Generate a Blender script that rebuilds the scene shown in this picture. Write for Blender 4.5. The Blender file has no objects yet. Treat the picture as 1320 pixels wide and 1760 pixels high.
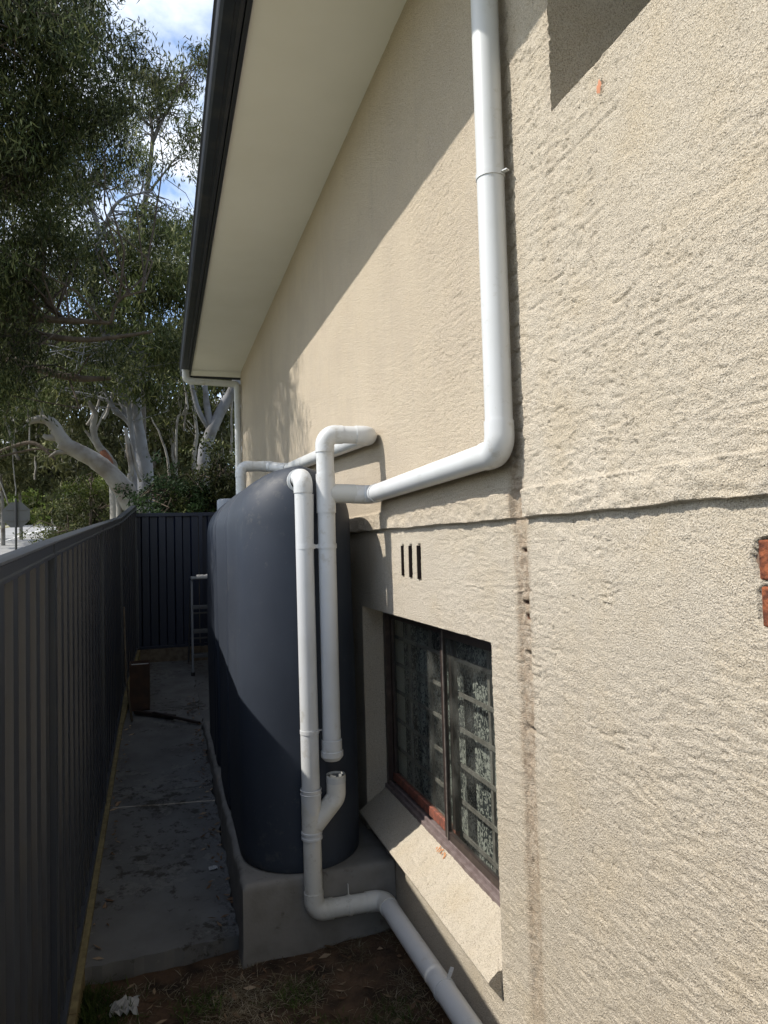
import bpy, math, random
import numpy as np
from mathutils import Vector, Matrix
random.seed(7); rng = np.random.default_rng(7)
sc = bpy.context.scene
C = sc.collection
ZO = 2.0                      # camera height above the dirt
# ------------------------------------------------------------------ camera
def cam_axes(yaw, pitch, roll):
    cy, sy = math.cos(yaw), math.sin(yaw)
    f = np.array([sy*math.cos(pitch), cy*math.cos(pitch), math.sin(pitch)])
    r0 = np.array([cy, -sy, 0.0]); u0 = np.cross(r0, f)
    r = r0*math.cos(roll) + u0*math.sin(roll); u = -r0*math.sin(roll) + u0*math.cos(roll)
    return np.array([r, u, f])
CM = cam_axes(*[math.radians(a) for a in (17.6129, 2.5535, -1.5723)])
FPX = 1207.0
cd = bpy.data.cameras.new('camera'); cam = bpy.data.objects.new('camera', cd); C.objects.link(cam)
cd.sensor_fit = 'VERTICAL'; cd.sensor_height = 36; cd.sensor_width = 27
cd.lens = FPX/1760*36; cd.clip_start = .05; cd.clip_end = 2000
mw = Matrix.Identity(4)
for i in range(3):
    mw[i][0] = CM[0][i]; mw[i][1] = CM[1][i]; mw[i][2] = -CM[2][i]
mw[2][3] = ZO
cam.matrix_world = mw
sc.camera = cam
# ------------------------------------------------------------------ world, sun, exposure
SUN_EL = math.radians(48.4); SKY_STRENGTH = .15; SUN_STRENGTH = 3.42
EXPOSURE = 0.82
sun_from = Vector((-1, .15, 1.14)).normalized()
w = bpy.data.worlds.new('World'); sc.world = w; w.use_nodes = True
nt = w.node_tree; nt.nodes.clear()
def N(t, typ, **k):
    n = t.nodes.new(typ)
    for a, b in k.items(): setattr(n, a, b)
    return n
out = N(nt, 'ShaderNodeOutputWorld'); bg = N(nt, 'ShaderNodeBackground')
sky = N(nt, 'ShaderNodeTexSky'); sky.sky_type = 'NISHITA'; sky.sun_disc = False
sky.sun_elevation = SUN_EL; sky.sun_rotation = math.atan2(sun_from.x, sun_from.y)
tc = N(nt, 'ShaderNodeTexCoord'); sep = N(nt, 'ShaderNodeSeparateXYZ')
nt.links.new(tc.outputs['Generated'], sep.inputs[0])
# cloud deck: project the view direction on a plane overhead
mz = N(nt, 'ShaderNodeMath', operation='ADD'); mz.inputs[1].default_value = .18
nt.links.new(sep.outputs[2], mz.inputs[0])
mx_ = N(nt, 'ShaderNodeMath', operation='MAXIMUM'); mx_.inputs[1].default_value = .05
nt.links.new(mz.outputs[0], mx_.inputs[0])
dv = N(nt, 'ShaderNodeVectorMath', operation='DIVIDE'); nt.links.new(tc.outputs['Generated'], dv.inputs[0])
cmb = N(nt, 'ShaderNodeCombineXYZ')
for i in range(3): nt.links.new(mx_.outputs[0], cmb.inputs[i])
nt.links.new(cmb.outputs[0], dv.inputs[1])
no = N(nt, 'ShaderNodeTexNoise'); no.inputs['Scale'].default_value = 3.4; no.inputs['Detail'].default_value = 9
no.inputs['Roughness'].default_value = .6; no.inputs['Distortion'].default_value = .35
nt.links.new(dv.outputs[0], no.inputs['Vector'])
rp = N(nt, 'ShaderNodeValToRGB'); rp.color_ramp.elements[0].position = .42; rp.color_ramp.elements[1].position = .62
nt.links.new(no.outputs['Fac'], rp.inputs[0])
mixc = N(nt, 'ShaderNodeMix', data_type='RGBA'); mixc.inputs[7].default_value = (4.8, 5.1, 5.6, 1)
nt.links.new(rp.outputs[0], mixc.inputs[0]); nt.links.new(sky.outputs[0], mixc.inputs[6])
nt.links.new(mixc.outputs[2], bg.inputs[0]); bg.inputs[1].default_value = SKY_STRENGTH
nt.links.new(bg.outputs[0], out.inputs[0])
sl = bpy.data.lights.new('sun', 'SUN'); sl.energy = SUN_STRENGTH; sl.angle = math.radians(.55); sl.color = (1, .945, .86)
so = bpy.data.objects.new('sun', sl); C.objects.link(so); so.location = (-6, 3, 12)
so.rotation_euler = sun_from.to_track_quat('Z', 'Y').to_euler()
vs = sc.view_settings; vs.view_transform = 'Standard'; vs.look = 'None'; vs.gamma = 1; vs.use_curve_mapping = False
vs.exposure = EXPOSURE
sc.cycles.max_bounces = 8; sc.cycles.transparent_max_bounces = 12
# ------------------------------------------------------------------ placing
def ray(px, py):
    return CM.T @ np.array([(px-660)/FPX, -(py-880)/FPX, 1.0])
def at(px, py, Y):            # the world point seen at a pixel at forward distance Y
    d = ray(px, py); p = d*Y/d[1]; return np.array([p[0], p[1], p[2]+ZO])
def ground_z(x, y):           # terrain
    y = np.asarray(y, float)
    zz = np.where(y < 3.2, .0, .088*(y-3.2))
    zz = np.where(y > 60, .088*56.8 + .02*(y-60), zz)
    return zz - .02
def path_z(y): return .05 + .088*(y-3.67)
# ------------------------------------------------------------------ mesh helpers
ORG = {}
class MB:
    def __init__(s): s.v = []; s.f = []; s.n = 0
    def add(s, v, f):
        s.v.extend([tuple(map(float, p)) for p in v]); s.f.extend([tuple(i+s.n for i in q) for q in f]); s.n += len(v); return s
    def box(s, x0, x1, y0, y1, z0, z1):
        v = [(x, y, z) for x in (x0, x1) for y in (y0, y1) for z in (z0, z1)]
        return s.add(v, [(0,1,3,2),(4,6,7,5),(0,4,5,1),(2,3,7,6),(0,2,6,4),(1,5,7,3)])
    def bar(s, a, b, wx, wz, up=(0, 0, 1)):      # a beam from a to b
        a = np.array(a, float); b = np.array(b, float); d = b-a; d /= np.linalg.norm(d)
        u = np.array(up, float); sd = np.cross(d, u)
        if np.linalg.norm(sd) < 1e-3: sd = np.cross(d, np.array([1., 0, 0]))
        sd /= np.linalg.norm(sd); u = np.cross(sd, d)
        v = []
        for p in (a, b):
            for i, j in ((-1,-1),(1,-1),(1,1),(-1,1)): v.append(p+sd*i*wx/2+u*j*wz/2)
        return s.add(v, [(0,3,2,1),(4,5,6,7),(0,1,5,4),(1,2,6,5),(2,3,7,6),(3,0,4,7)])
    def tube(s, pts, rad, n=20, cap=True):
        pts = [np.array(p, float) for p in pts]
        if np.isscalar(rad): rad = [rad]*len(pts)
        t0 = pts[1]-pts[0]; t0 /= np.linalg.norm(t0)
        u = np.cross(t0, [0, 0, 1.]);
        if np.linalg.norm(u) < .1: u = np.cross(t0, [0, 1., 0])
        u /= np.linalg.norm(u); v = []; f = []
        for i, p in enumerate(pts):
            if i == 0: t = pts[1]-pts[0]
            elif i == len(pts)-1: t = pts[-1]-pts[-2]
            else:
                a = pts[i]-pts[i-1]; b = pts[i+1]-pts[i]; t = a/np.linalg.norm(a)+b/np.linalg.norm(b)
            t = t/np.linalg.norm(t); u = u-t*(u@t); u /= np.linalg.norm(u); w_ = np.cross(t, u)
            for k in range(n):
                q = 2*math.pi*k/n; v.append(p+rad[i]*(math.cos(q)*u+math.sin(q)*w_))
        m = len(pts)
        for i in range(m-1):
            for k in range(n):
                k2 = (k+1) % n; f.append((i*n+k, i*n+k2, (i+1)*n+k2, (i+1)*n+k))
        if cap: f.append(tuple(range(n-1, -1, -1))); f.append(tuple((m-1)*n+k for k in range(n)))
        return s.add(v, f)
    def lathe(s, c, prof, axis='z', n=24):
        c = np.array(c, float); v = []; f = []
        for r, h in prof:
            for k in range(n):
                q = 2*math.pi*k/n; a, b = r*math.cos(q), r*math.sin(q)
                v.append(c+(np.array([a, b, h]) if axis == 'z' else np.array([a, h, b]) if axis == 'y' else np.array([h, a, b])))
        for i in range(len(prof)-1):
            for k in range(n):
                k2 = (k+1) % n; f.append((i*n+k, i*n+k2, (i+1)*n+k2, (i+1)*n+k))
        return s.add(v, f)
    def build(s, name, mat, parent=None, smooth=False, origin=None, bevel=0, autos=None):
        return mesh_obj(name, np.array(s.v), s.f, mat, parent, smooth, origin, bevel, autos)
def mesh_obj(name, V, F, mat, parent=None, smooth=False, origin=None, bevel=0, autos=None):
    if parent is not None: o0 = ORG[parent.name]
    elif origin is not None: o0 = np.array(origin, float)
    else: o0 = np.array([(V[:,0].min()+V[:,0].max())/2, (V[:,1].min()+V[:,1].max())/2, V[:,2].min()])
    me = bpy.data.meshes.new(name); me.from_pydata((V-o0).tolist(), [], F); me.validate()
    if mat: me.materials.append(mat)
    o = bpy.data.objects.new(name, me); C.objects.link(o); ORG[o.name] = o0
    if parent is not None: o.parent = parent
    else: o.location = o0
    if smooth or autos: me.shade_smooth()
    if autos:
        me.set_sharp_from_angle(angle=math.radians(autos))
    if bevel:
        m = o.modifiers.new('bevel', 'BEVEL'); m.width = bevel; m.segments = 2; m.limit_method = 'ANGLE'; m.angle_limit = math.radians(40)
    return o
def fast_mesh(name, V, F, mat, parent=None, smooth=False, origin=(0, 0, 0)):   # F : (n,4) or (n,3) array
    o0 = ORG[parent.name] if parent is not None else np.array(origin, float)
    V = np.asarray(V, np.float32)-o0.astype(np.float32); F = np.asarray(F, np.int32); k = F.shape[1]
    me = bpy.data.meshes.new(name); me.vertices.add(len(V)); me.vertices.foreach_set('co', V.ravel())
    me.loops.add(F.size); me.loops.foreach_set('vertex_index', F.ravel())
    me.polygons.add(len(F)); me.polygons.foreach_set('loop_start', np.arange(0, F.size, k, dtype=np.int32))
    me.polygons.foreach_set('use_smooth', np.full(len(F), smooth))
    me.update(calc_edges=True)
    if mat: me.materials.append(mat)
    o = bpy.data.objects.new(name, me); C.objects.link(o); ORG[o.name] = o0
    if parent is not None: o.parent = parent
    else: o.location = o0
    return o
def tag(o, label=None, cat=None, group=None, kind=None):
    if label: o['label'] = label
    if cat: o['category'] = cat
    if group: o['group'] = group
    if kind: o['kind'] = kind
    return o
def thing(name, label, cat, loc, group=None):
    o = bpy.data.objects.new(name, None); C.objects.link(o); o.location = loc; o.empty_display_size = .1
    ORG[o.name] = np.array(loc, float); return tag(o, label, cat, group)
def copy_part(o, parent, loc):       # same mesh again, elsewhere under the same thing
    c = o.copy(); C.objects.link(c); c.parent = parent; c.location = loc
    ORG[c.name] = ORG[o.name]; return c
# ------------------------------------------------------------------ numpy noise
def vnoise(x, y, seed=0):
    xi = np.floor(x).astype(np.int64); yi = np.floor(y).astype(np.int64); xf = x-xi; yf = y-yi
    def h(a, b):
        n = (a*374761393 + b*668265263 + seed*974634777) & 0xffffffff
        n = ((n ^ (n >> 13))*1274126177) & 0xffffffff
        return ((n ^ (n >> 16)) & 0xffff)/65535.0
    u = xf*xf*(3-2*xf); v = yf*yf*(3-2*yf)
    return (h(xi, yi)*(1-u)+h(xi+1, yi)*u)*(1-v) + (h(xi, yi+1)*(1-u)+h(xi+1, yi+1)*u)*v
def fbm(x, y, o=4, seed=0):
    s = 0; a = .5; t = 0
    for i in range(o): s = s+a*vnoise(x*2**i, y*2**i, seed+i*17); t += a; a *= .5
    return s/t
# ------------------------------------------------------------------ materials
def mat(name, col, rough=.6, spec=.4, metal=0., noise=None, bump=None, bump2=None, coat=0):
    """noise=(scale, colour2, lo, hi[, detail]); bump=(scale, strength, distance)"""
    m = bpy.data.materials.new(name); m.use_nodes = True; t = m.node_tree; b = t.nodes['Principled BSDF']
    b.inputs['Base Color'].default_value = (*col, 1); b.inputs['Roughness'].default_value = rough
    b.inputs['Specular IOR Level'].default_value = spec; b.inputs['Metallic'].default_value = metal
    if coat: b.inputs['Coat Weight'].default_value = coat; b.inputs['Coat Roughness'].default_value = .15
    g = N(t, 'ShaderNodeNewGeometry')
    if noise:
        n = N(t, 'ShaderNodeTexNoise'); n.inputs['Scale'].default_value = noise[0]; n.inputs['Detail'].default_value = noise[4] if len(noise) > 4 else 6
        t.links.new(g.outputs['Position'], n.inputs['Vector'])
        r = N(t, 'ShaderNodeMapRange'); r.inputs[1].default_value = noise[2]; r.inputs[2].default_value = noise[3]
        t.links.new(n.outputs['Fac'], r.inputs[0])
        mx = N(t, 'ShaderNodeMix', data_type='RGBA'); mx.inputs[6].default_value = (*col, 1); mx.inputs[7].default_value = (*noise[1], 1)
        t.links.new(r.outputs[0], mx.inputs[0]); t.links.new(mx.outputs[2], b.inputs['Base Color'])
    prev = None
    for bb in (bump, bump2):
        if bb:
            n = N(t, 'ShaderNodeTexNoise'); n.inputs['Scale'].default_value = bb[0]; n.inputs['Detail'].default_value = 5
            t.links.new(g.outputs['Position'], n.inputs['Vector'])
            bn = N(t, 'ShaderNodeBump'); bn.inputs['Strength'].default_value = bb[1]; bn.inputs['Distance'].default_value = bb[2]
            t.links.new(n.outputs['Fac'], bn.inputs['Height'])
            if prev: t.links.new(prev.outputs[0], bn.inputs['Normal'])
            prev = bn
    if prev: t.links.new(prev.outputs[0], b.inputs['Normal'])
    return m
def stucco(name, strip=True):
    m = bpy.data.materials.new(name); m.use_nodes = True; t = m.node_tree; b = t.nodes['Principled BSDF']
    L = t.links.new; b.inputs['Roughness'].default_value = .93; b.inputs['Specular IOR Level'].default_value = .15
    g = N(t, 'ShaderNodeNewGeometry'); P = g.outputs['Position']
    sp = N(t, 'ShaderNodeSeparateXYZ'); L(P, sp.inputs[0])
    def noise(scale, det=5, rough=.55, vec=None):
        n = N(t, 'ShaderNodeTexNoise'); n.inputs['Scale'].default_value = scale; n.inputs['Detail'].default_value = det
        n.inputs['Roughness'].default_value = rough; L(vec or P, n.inputs['Vector']); return n.outputs['Fac']
    def rng_(v, a, b_, c=0, d=1):
        r = N(t, 'ShaderNodeMapRange'); r.inputs[1].default_value = a; r.inputs[2].default_value = b_
        r.inputs[3].default_value = c; r.inputs[4].default_value = d; L(v, r.inputs[0]); return r.outputs[0]
    def mix(f, c1, c2):
        x = N(t, 'ShaderNodeMix', data_type='RGBA'); L(f, x.inputs[0])
        for i, c in ((6, c1), (7, c2)):
            if isinstance(c, tuple): x.inputs[i].default_value = (*c, 1)
            else: L(c, x.inputs[i])
        return x.outputs[2]
    def mul(a, b_):
        x = N(t, 'ShaderNodeMath', operation='MULTIPLY'); L(a, x.inputs[0])
        if isinstance(b_, float): x.inputs[1].default_value = b_
        else: L(b_, x.inputs[1])
        return x.outputs[0]
    c = mix(rng_(noise(1.3, 4), .35, .65), (.53, .470, .375), (.59, .525, .425))
    c = mix(rng_(noise(6, 5), .45, .72), c, (.55, .475, .36))                    # warmer patches
    # warmer, yellower coat on the upper wall past the joint, greyer below the belt
    hi = rng_(sp.outputs[2], 2.05, 2.16)
    far = rng_(sp.outputs[1], 1.9, 2.4)
    c = mix(mul(mul(hi, far), .75), c, mix(rng_(noise(3.1), .4, .6), (.555, .470, .355), (.51, .43, .33)))
    mp = N(t, 'ShaderNodeMapping'); mp.inputs['Scale'].default_value = (1, 14, .9); L(P, mp.inputs[0])
    c = mix(mul(rng_(noise(1.0, 4, .5, mp.outputs[0]), .56, .75), .35), c, (.43, .37, .30))   # run-down streaks
    grain = noise(230, 3, .62)
    c = mix(rng_(grain, .50, .33, 0, .75), c, (.27, .225, .17))  # shade painted into the pits of the grain, crests lightened below
    c = mix(rng_(grain, .53, .68, 0, .5), c, (.66, .61, .53))
    if strip:                                                                  # brown scar left of the old joint
        a = N(t, 'ShaderNodeMath', operation='SUBTRACT'); L(sp.outputs[1], a.inputs[0]); a.inputs[1].default_value = 2.045
        n2 = N(t, 'ShaderNodeMath', operation='MULTIPLY_ADD'); L(noise(14, 4), n2.inputs[0]); n2.inputs[1].default_value = .05; n2.inputs[2].default_value = -.025
        a2 = N(t, 'ShaderNodeMath', operation='ADD'); L(a.outputs[0], a2.inputs[0]); L(n2.outputs[0], a2.inputs[1])
        ab = N(t, 'ShaderNodeMath', operation='ABSOLUTE'); L(a2.outputs[0], ab.inputs[0])
        msk = rng_(ab.outputs[0], .062, .026)
        up = rng_(sp.outputs[2], 2.55, 2.2, .35, 1)
        dn = rng_(sp.outputs[2], .3, 1.5, .55, 1)
        c = mix(mul(mul(mul(msk, up), dn), mul(rng_(noise(30, 4), .3, .6, .35, 1), .8)), c, (.33, .25, .175))
    dx = mul(rng_(sp.outputs[0], 1.124, 1.132), rng_(sp.outputs[2], 1.70, 1.72))
    if strip: c = mix(dx, c, mix(rng_(noise(40), .4, .6), (.19, .085, .05), (.10, .06, .042)))   # brown by depth: painted shade in the vent slots, bare brick in the broken patch
    L(c, b.inputs['Base Color'])
    b1 = N(t, 'ShaderNodeBump'); b1.inputs['Strength'].default_value = 1; b1.inputs['Distance'].default_value = .010
    L(grain, b1.inputs['Height'])
    mp2 = N(t, 'ShaderNodeMapping'); mp2.inputs['Scale'].default_value = (1, .8, 1.1); L(P, mp2.inputs[0])
    b2 = N(t, 'ShaderNodeBump'); b2.inputs['Strength'].default_value = 1; b2.inputs['Distance'].default_value = .0045
    L(noise(95, 4, .6, mp2.outputs[0]), b2.inputs['Height']); L(b1.outputs[0], b2.inputs['Normal'])
    L(b2.outputs[0], b.inputs['Normal'])
    return m
M = {}
M['stucco'] = stucco('rendered_wall'); M['stucco_sill'] = stucco('rendered_sill', False)
M['soffit'] = mat('soffit_paint', (.78, .77, .745), .7, .2, noise=(1.5, (.73, .72, .69), .4, .7), bump=(40, .1, .002))
M['gutter'] = mat('gutter_steel', (.011, .016, .027), .5, .3, noise=(8, (.03, .032, .037), .5, .75))
M['fascia'] = mat('fascia_steel', (.010, .013, .020), .4, .45)
M['roof'] = mat('roof_tile', (.09, .085, .085), .7, .3)
M['pvc'] = mat('white_pvc', (.54, .555, .565), .34, .5, noise=(4, (.48, .49, .48), .5, .8), bump=(30, .05, .001))
M['pvc_old'] = mat('dusty_pvc', (.57, .565, .53), .42, .45, noise=(11, (.44, .43, .38), .5, .78, 8))
M['pvc_grey'] = mat('grey_pvc', (.48, .49, .48), .45, .4)
M['pipe_dark'] = mat('dark_pipe_inside', (.03, .03, .032), .7, .2)
M['tank'] = mat('tank_poly', (.026, .033, .047), .58, .32, noise=(2, (.034, .042, .058), .45, .7), bump=(9, .12, .01), bump2=(160, .08, .001))
M['plinth'] = mat('plinth_concrete', (.20, .19, .172), .85, .25, noise=(9, (.15, .14, .122), .45, .75, 9), bump=(70, .35, .003), bump2=(7, .3, .01))
M['concrete'] = mat('path_concrete', (.145, .144, .139), .88, .25, noise=(4.5, (.10, .098, .092), .40, .70, 14), bump=(120, .4, .002), bump2=(12, .4, .006))
def add_specks(m, sc1, lo, hi, c, amt, sc2=2.2):
    t = m.node_tree; b = t.nodes['Principled BSDF']; src = b.inputs['Base Color'].links[0].from_socket
    g = N(t, 'ShaderNodeNewGeometry'); n = N(t, 'ShaderNodeTexNoise'); n.inputs['Scale'].default_value = sc1; n.inputs['Detail'].default_value = 8; n.inputs['Roughness'].default_value = .7
    n3 = N(t, 'ShaderNodeTexNoise'); n3.inputs['Scale'].default_value = sc2; t.links.new(g.outputs['Position'], n3.inputs['Vector'])
    t.links.new(g.outputs['Position'], n.inputs['Vector']); a = N(t, 'ShaderNodeMath', operation='MULTIPLY_ADD'); a.inputs[1].default_value = .6; t.links.new(n3.outputs['Fac'], a.inputs[0]); t.links.new(n.outputs['Fac'], a.inputs[2])
    r_ = N(t, 'ShaderNodeMapRange'); r_.inputs[1].default_value = lo; r_.inputs[2].default_value = hi; r_.inputs[4].default_value = amt; t.links.new(a.outputs[0], r_.inputs[0])
    x = N(t, 'ShaderNodeMix', data_type='RGBA'); x.inputs[7].default_value = (*c, 1); t.links.new(r_.outputs[0], x.inputs[0]); t.links.new(src, x.inputs[6]); t.links.new(x.outputs[2], b.inputs['Base Color'])
add_specks(M['concrete'], 14, .86, .95, (.045, .04, .032), .85); add_specks(M['concrete'], 9, .88, .93, (.20, .195, .18), .6, 1.1)
add_specks(M['plinth'], 16, .88, .98, (.09, .08, .065), .7)
add_specks(M['tank'], 22, .90, 1.0, (.10, .10, .095), .35, 1.4)
add_specks(M['pvc'], 18, .90, 1.0, (.36, .34, .29), .45, 2.5); add_specks(M['pvc_old'], 18, .86, .98, (.28, .25, .20), .6, 2.5)
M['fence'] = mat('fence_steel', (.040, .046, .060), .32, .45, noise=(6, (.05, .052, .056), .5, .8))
M['fence_back'] = mat('fence_steel_back', (.007, .012, .030), .4, .4)  # navy base colour stands in for sky reflected in the steel
M['pine'] = mat('treated_pine', (.24, .20, .10), .8, .2, noise=(25, (.15, .115, .06), .4, .7, 8))
M['sleeper'] = mat('old_sleeper', (.17, .135, .095), .9, .2, noise=(18, (.09, .07, .05), .4, .7, 8), bump=(60, .5, .004))
M['dirt'] = mat('dirt', (.095, .060, .038), .97, .1, noise=(7, (.035, .025, .018), .42, .62, 12), bump=(60, .9, .012), bump2=(12, .6, .03))
M['terrain'] = mat('terrain', (.19, .19, .09), .97, .1, noise=(1.5, (.27, .24, .16), .4, .65, 10), bump=(20, .8, .05))
M['road'] = mat('asphalt', (.28, .28, .275), .9, .2, noise=(1.2, (.22, .22, .215), .4, .7, 10))
M['line'] = mat('road_paint', (.65, .65, .62), .7, .2)
M['kerb'] = mat('kerb_concrete', (.33, .32, .29), .9, .2)
M['frame'] = mat('bronze_aluminium', (.045, .033, .030), .35, .5, .3, noise=(20, (.09, .065, .055), .5, .8))
M['frame_sill'] = mat('dusty_frame', (.17, .135, .13), .55, .4, noise=(30, (.11, .08, .075), .4, .7))
M['red_primer'] = mat('red_primer', (.30, .10, .065), .6, .3, noise=(40, (.14, .06, .045), .35, .6))
M['grille'] = mat('grille_steel', (.19, .165, .145), .6, .35, noise=(30, (.10, .085, .075), .4, .7))
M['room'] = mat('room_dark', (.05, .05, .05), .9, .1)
M['brick'] = mat('red_brick', (.23, .075, .034), .9, .2, noise=(60, (.085, .032, .02), .38, .62, 9), bump=(90, .9, .006))
M['mortar'] = mat('brick_mortar', (.16, .11, .08), .95, .1, bump=(200, .6, .003))
M['chip'] = mat('brick_chip', (.42, .20, .12), .9, .2, noise=(200, (.48, .2, .11), .4, .7))
M['alu'] = mat('ladder_aluminium', (.12, .12, .12), .45, .5, .7)
M['black'] = mat('black_rubber', (.012, .012, .012), .7, .3)
M['carton'] = mat('brown_carton', (.065, .042, .030), .85, .2, noise=(9, (.10, .055, .035), .4, .7))
M['white'] = mat('white_card', (.4, .4, .39), .8, .2)
M['rust_and_shade'] = mat('rusty_steel_and_shade', (.035, .025, .022), .8, .2)  # dark steel of the bars, also the painted shade lining the slots
M['bark'] = mat('pale_gum_bark', (.23, .22, .20), .8, .2, noise=(2.6, (.12, .10, .08), .45, .68, 9), bump=(9, .4, .03))
M['bark_grey'] = mat('grey_gum_bark', (.18, .185, .20), .8, .2, noise=(3, (.11, .105, .10), .46, .68, 9), bump=(9, .4, .03))
M['bark_brown'] = mat('brown_grey_bark', (.12, .11, .10), .85, .15, noise=(4, (.10, .09, .08), .4, .7), bump=(12, .4, .03))
M['bark_dark'] = mat('dark_bark', (.10, .08, .062), .9, .15, noise=(8, (.05, .04, .03), .4, .7), bump=(22, .6, .03))
M['bark_red'] = mat('red_bark', (.23, .10, .06), .85, .15, noise=(8, (.13, .06, .04), .4, .7))
M['sign'] = mat('sign_back', (.13, .13, .125), .6, .4, .3)
M['paper'] = mat('crumpled_paper', (.33, .33, .32), .8, .2)
M['stone'] = mat('flat_stone', (.14, .105, .075), .9, .2, noise=(14, (.09, .07, .05), .4, .7), bump=(50, .5, .01))
def leaf_mat(name, c1, c2, c3, rough=.45, trans=.25):
    m = bpy.data.materials.new(name); m.use_nodes = True; t = m.node_tree; b = t.nodes['Principled BSDF']
    g = N(t, 'ShaderNodeNewGeometry'); r = N(t, 'ShaderNodeValToRGB'); t.links.new(g.outputs['Random Per Island'], r.inputs[0])
    e = r.color_ramp.elements; e[0].color = (*c1, 1); e[0].position = 0; e[1].color = (*c3, 1); e[1].position = 1
    x = e.new(.6); x.color = (*c2, 1)
    n = N(t, 'ShaderNodeTexNoise'); n.inputs['Scale'].default_value = .9; t.links.new(g.outputs['Position'], n.inputs['Vector'])
    mr = N(t, 'ShaderNodeMapRange'); mr.inputs[1].default_value = .35; mr.inputs[2].default_value = .65; mr.inputs[3].default_value = .45; mr.inputs[4].default_value = 1.4
    t.links.new(n.outputs['Fac'], mr.inputs[0])
    vm = N(t, 'ShaderNodeVectorMath', operation='SCALE'); t.links.new(r.outputs[0], vm.inputs[0]); t.links.new(mr.outputs[0], vm.inputs['Scale'])
    t.links.new(vm.outputs[0], b.inputs['Base Color']); b.inputs['Roughness'].default_value = rough+.15; b.inputs['Specular IOR Level'].default_value = .14
    tr = N(t, 'ShaderNodeBsdfTranslucent'); t.links.new(vm.outputs[0], tr.inputs[0])
    ms = N(t, 'ShaderNodeMixShader'); ms.inputs[0].default_value = trans
    o = t.nodes['Material Output']; t.links.new(b.outputs[0], ms.inputs[1]); t.links.new(tr.outputs[0], ms.inputs[2]); t.links.new(ms.outputs[0], o.inputs[0])
    return m
M['leaf_dark'] = leaf_mat('gum_leaf_dark', (.020, .030, .009), (.046, .060, .018), (.17, .18, .075))
M['leaf_mid'] = leaf_mat('gum_leaf', (.032, .045, .013), (.072, .090, .028), (.21, .215, .09))
M['leaf_olive'] = leaf_mat('olive_leaf', (.036, .042, .015), (.072, .078, .03), (.15, .15, .07))
M['leaf_bright'] = leaf_mat('bright_leaf', (.045, .065, .012), (.09, .125, .022), (.17, .20, .05))
M['leaf_bush'] = leaf_mat('bush_leaf', (.018, .036, .013), (.032, .06, .021), (.055, .09, .037))
M['straw'] = leaf_mat('dry_straw', (.10, .08, .048), (.22, .175, .11), (.42, .36, .26), .8)
M['grass'] = leaf_mat('grass_blade', (.035, .06, .012), (.06, .10, .02), (.12, .15, .045), .6)
M['litter'] = leaf_mat('leaf_litter', (.11, .06, .035), (.20, .13, .08), (.36, .27, .18), .8, .05)
def glass_mat():
    m = bpy.data.materials.new('window_glass'); m.use_nodes = True; t = m.node_tree; t.nodes.remove(t.nodes['Principled BSDF'])
    gl = N(t, 'ShaderNodeBsdfGlossy'); gl.inputs['Roughness'].default_value = .03; gl.inputs[0].default_value = (.9, .95, .95, 1)
    tp = N(t, 'ShaderNodeBsdfTransparent'); tp.inputs[0].default_value = (.90, .93, .92, 1)
    lw = N(t, 'ShaderNodeLayerWeight'); lw.inputs[0].default_value = .5; pw = N(t, 'ShaderNodeMath', operation='POWER'); pw.inputs[1].default_value = 5; t.links.new(lw.outputs['Facing'], pw.inputs[0]); fr = N(t, 'ShaderNodeMath', operation='MULTIPLY_ADD'); fr.inputs[1].default_value = .5; fr.inputs[2].default_value = .025; t.links.new(pw.outputs[0], fr.inputs[0]); ms = N(t, 'ShaderNodeMixShader')
    t.links.new(fr.outputs[0], ms.inputs[0]); t.links.new(tp.outputs[0], ms.inputs[1]); t.links.new(gl.outputs[0], ms.inputs[2])
    df = N(t, 'ShaderNodeBsdfDiffuse'); df.inputs[0].default_value = (.3, .3, .27, 1); m2 = N(t, 'ShaderNodeMixShader')
    g = N(t, 'ShaderNodeNewGeometry'); n = N(t, 'ShaderNodeTexNoise'); n.inputs['Scale'].default_value = 7; n.inputs['Detail'].default_value = 8
    t.links.new(g.outputs['Position'], n.inputs['Vector']); mr = N(t, 'ShaderNodeMapRange')
    mr.inputs[1].default_value = .45; mr.inputs[2].default_value = .8; mr.inputs[3].default_value = .015; mr.inputs[4].default_value = .12
    t.links.new(n.outputs['Fac'], mr.inputs[0]); t.links.new(mr.outputs[0], m2.inputs[0]); t.links.new(ms.outputs[0], m2.inputs[1]); t.links.new(df.outputs[0], m2.inputs[2])
    t.links.new(m2.outputs[0], t.nodes['Material Output'].inputs[0]); return m
M['glass'] = glass_mat()
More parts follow.
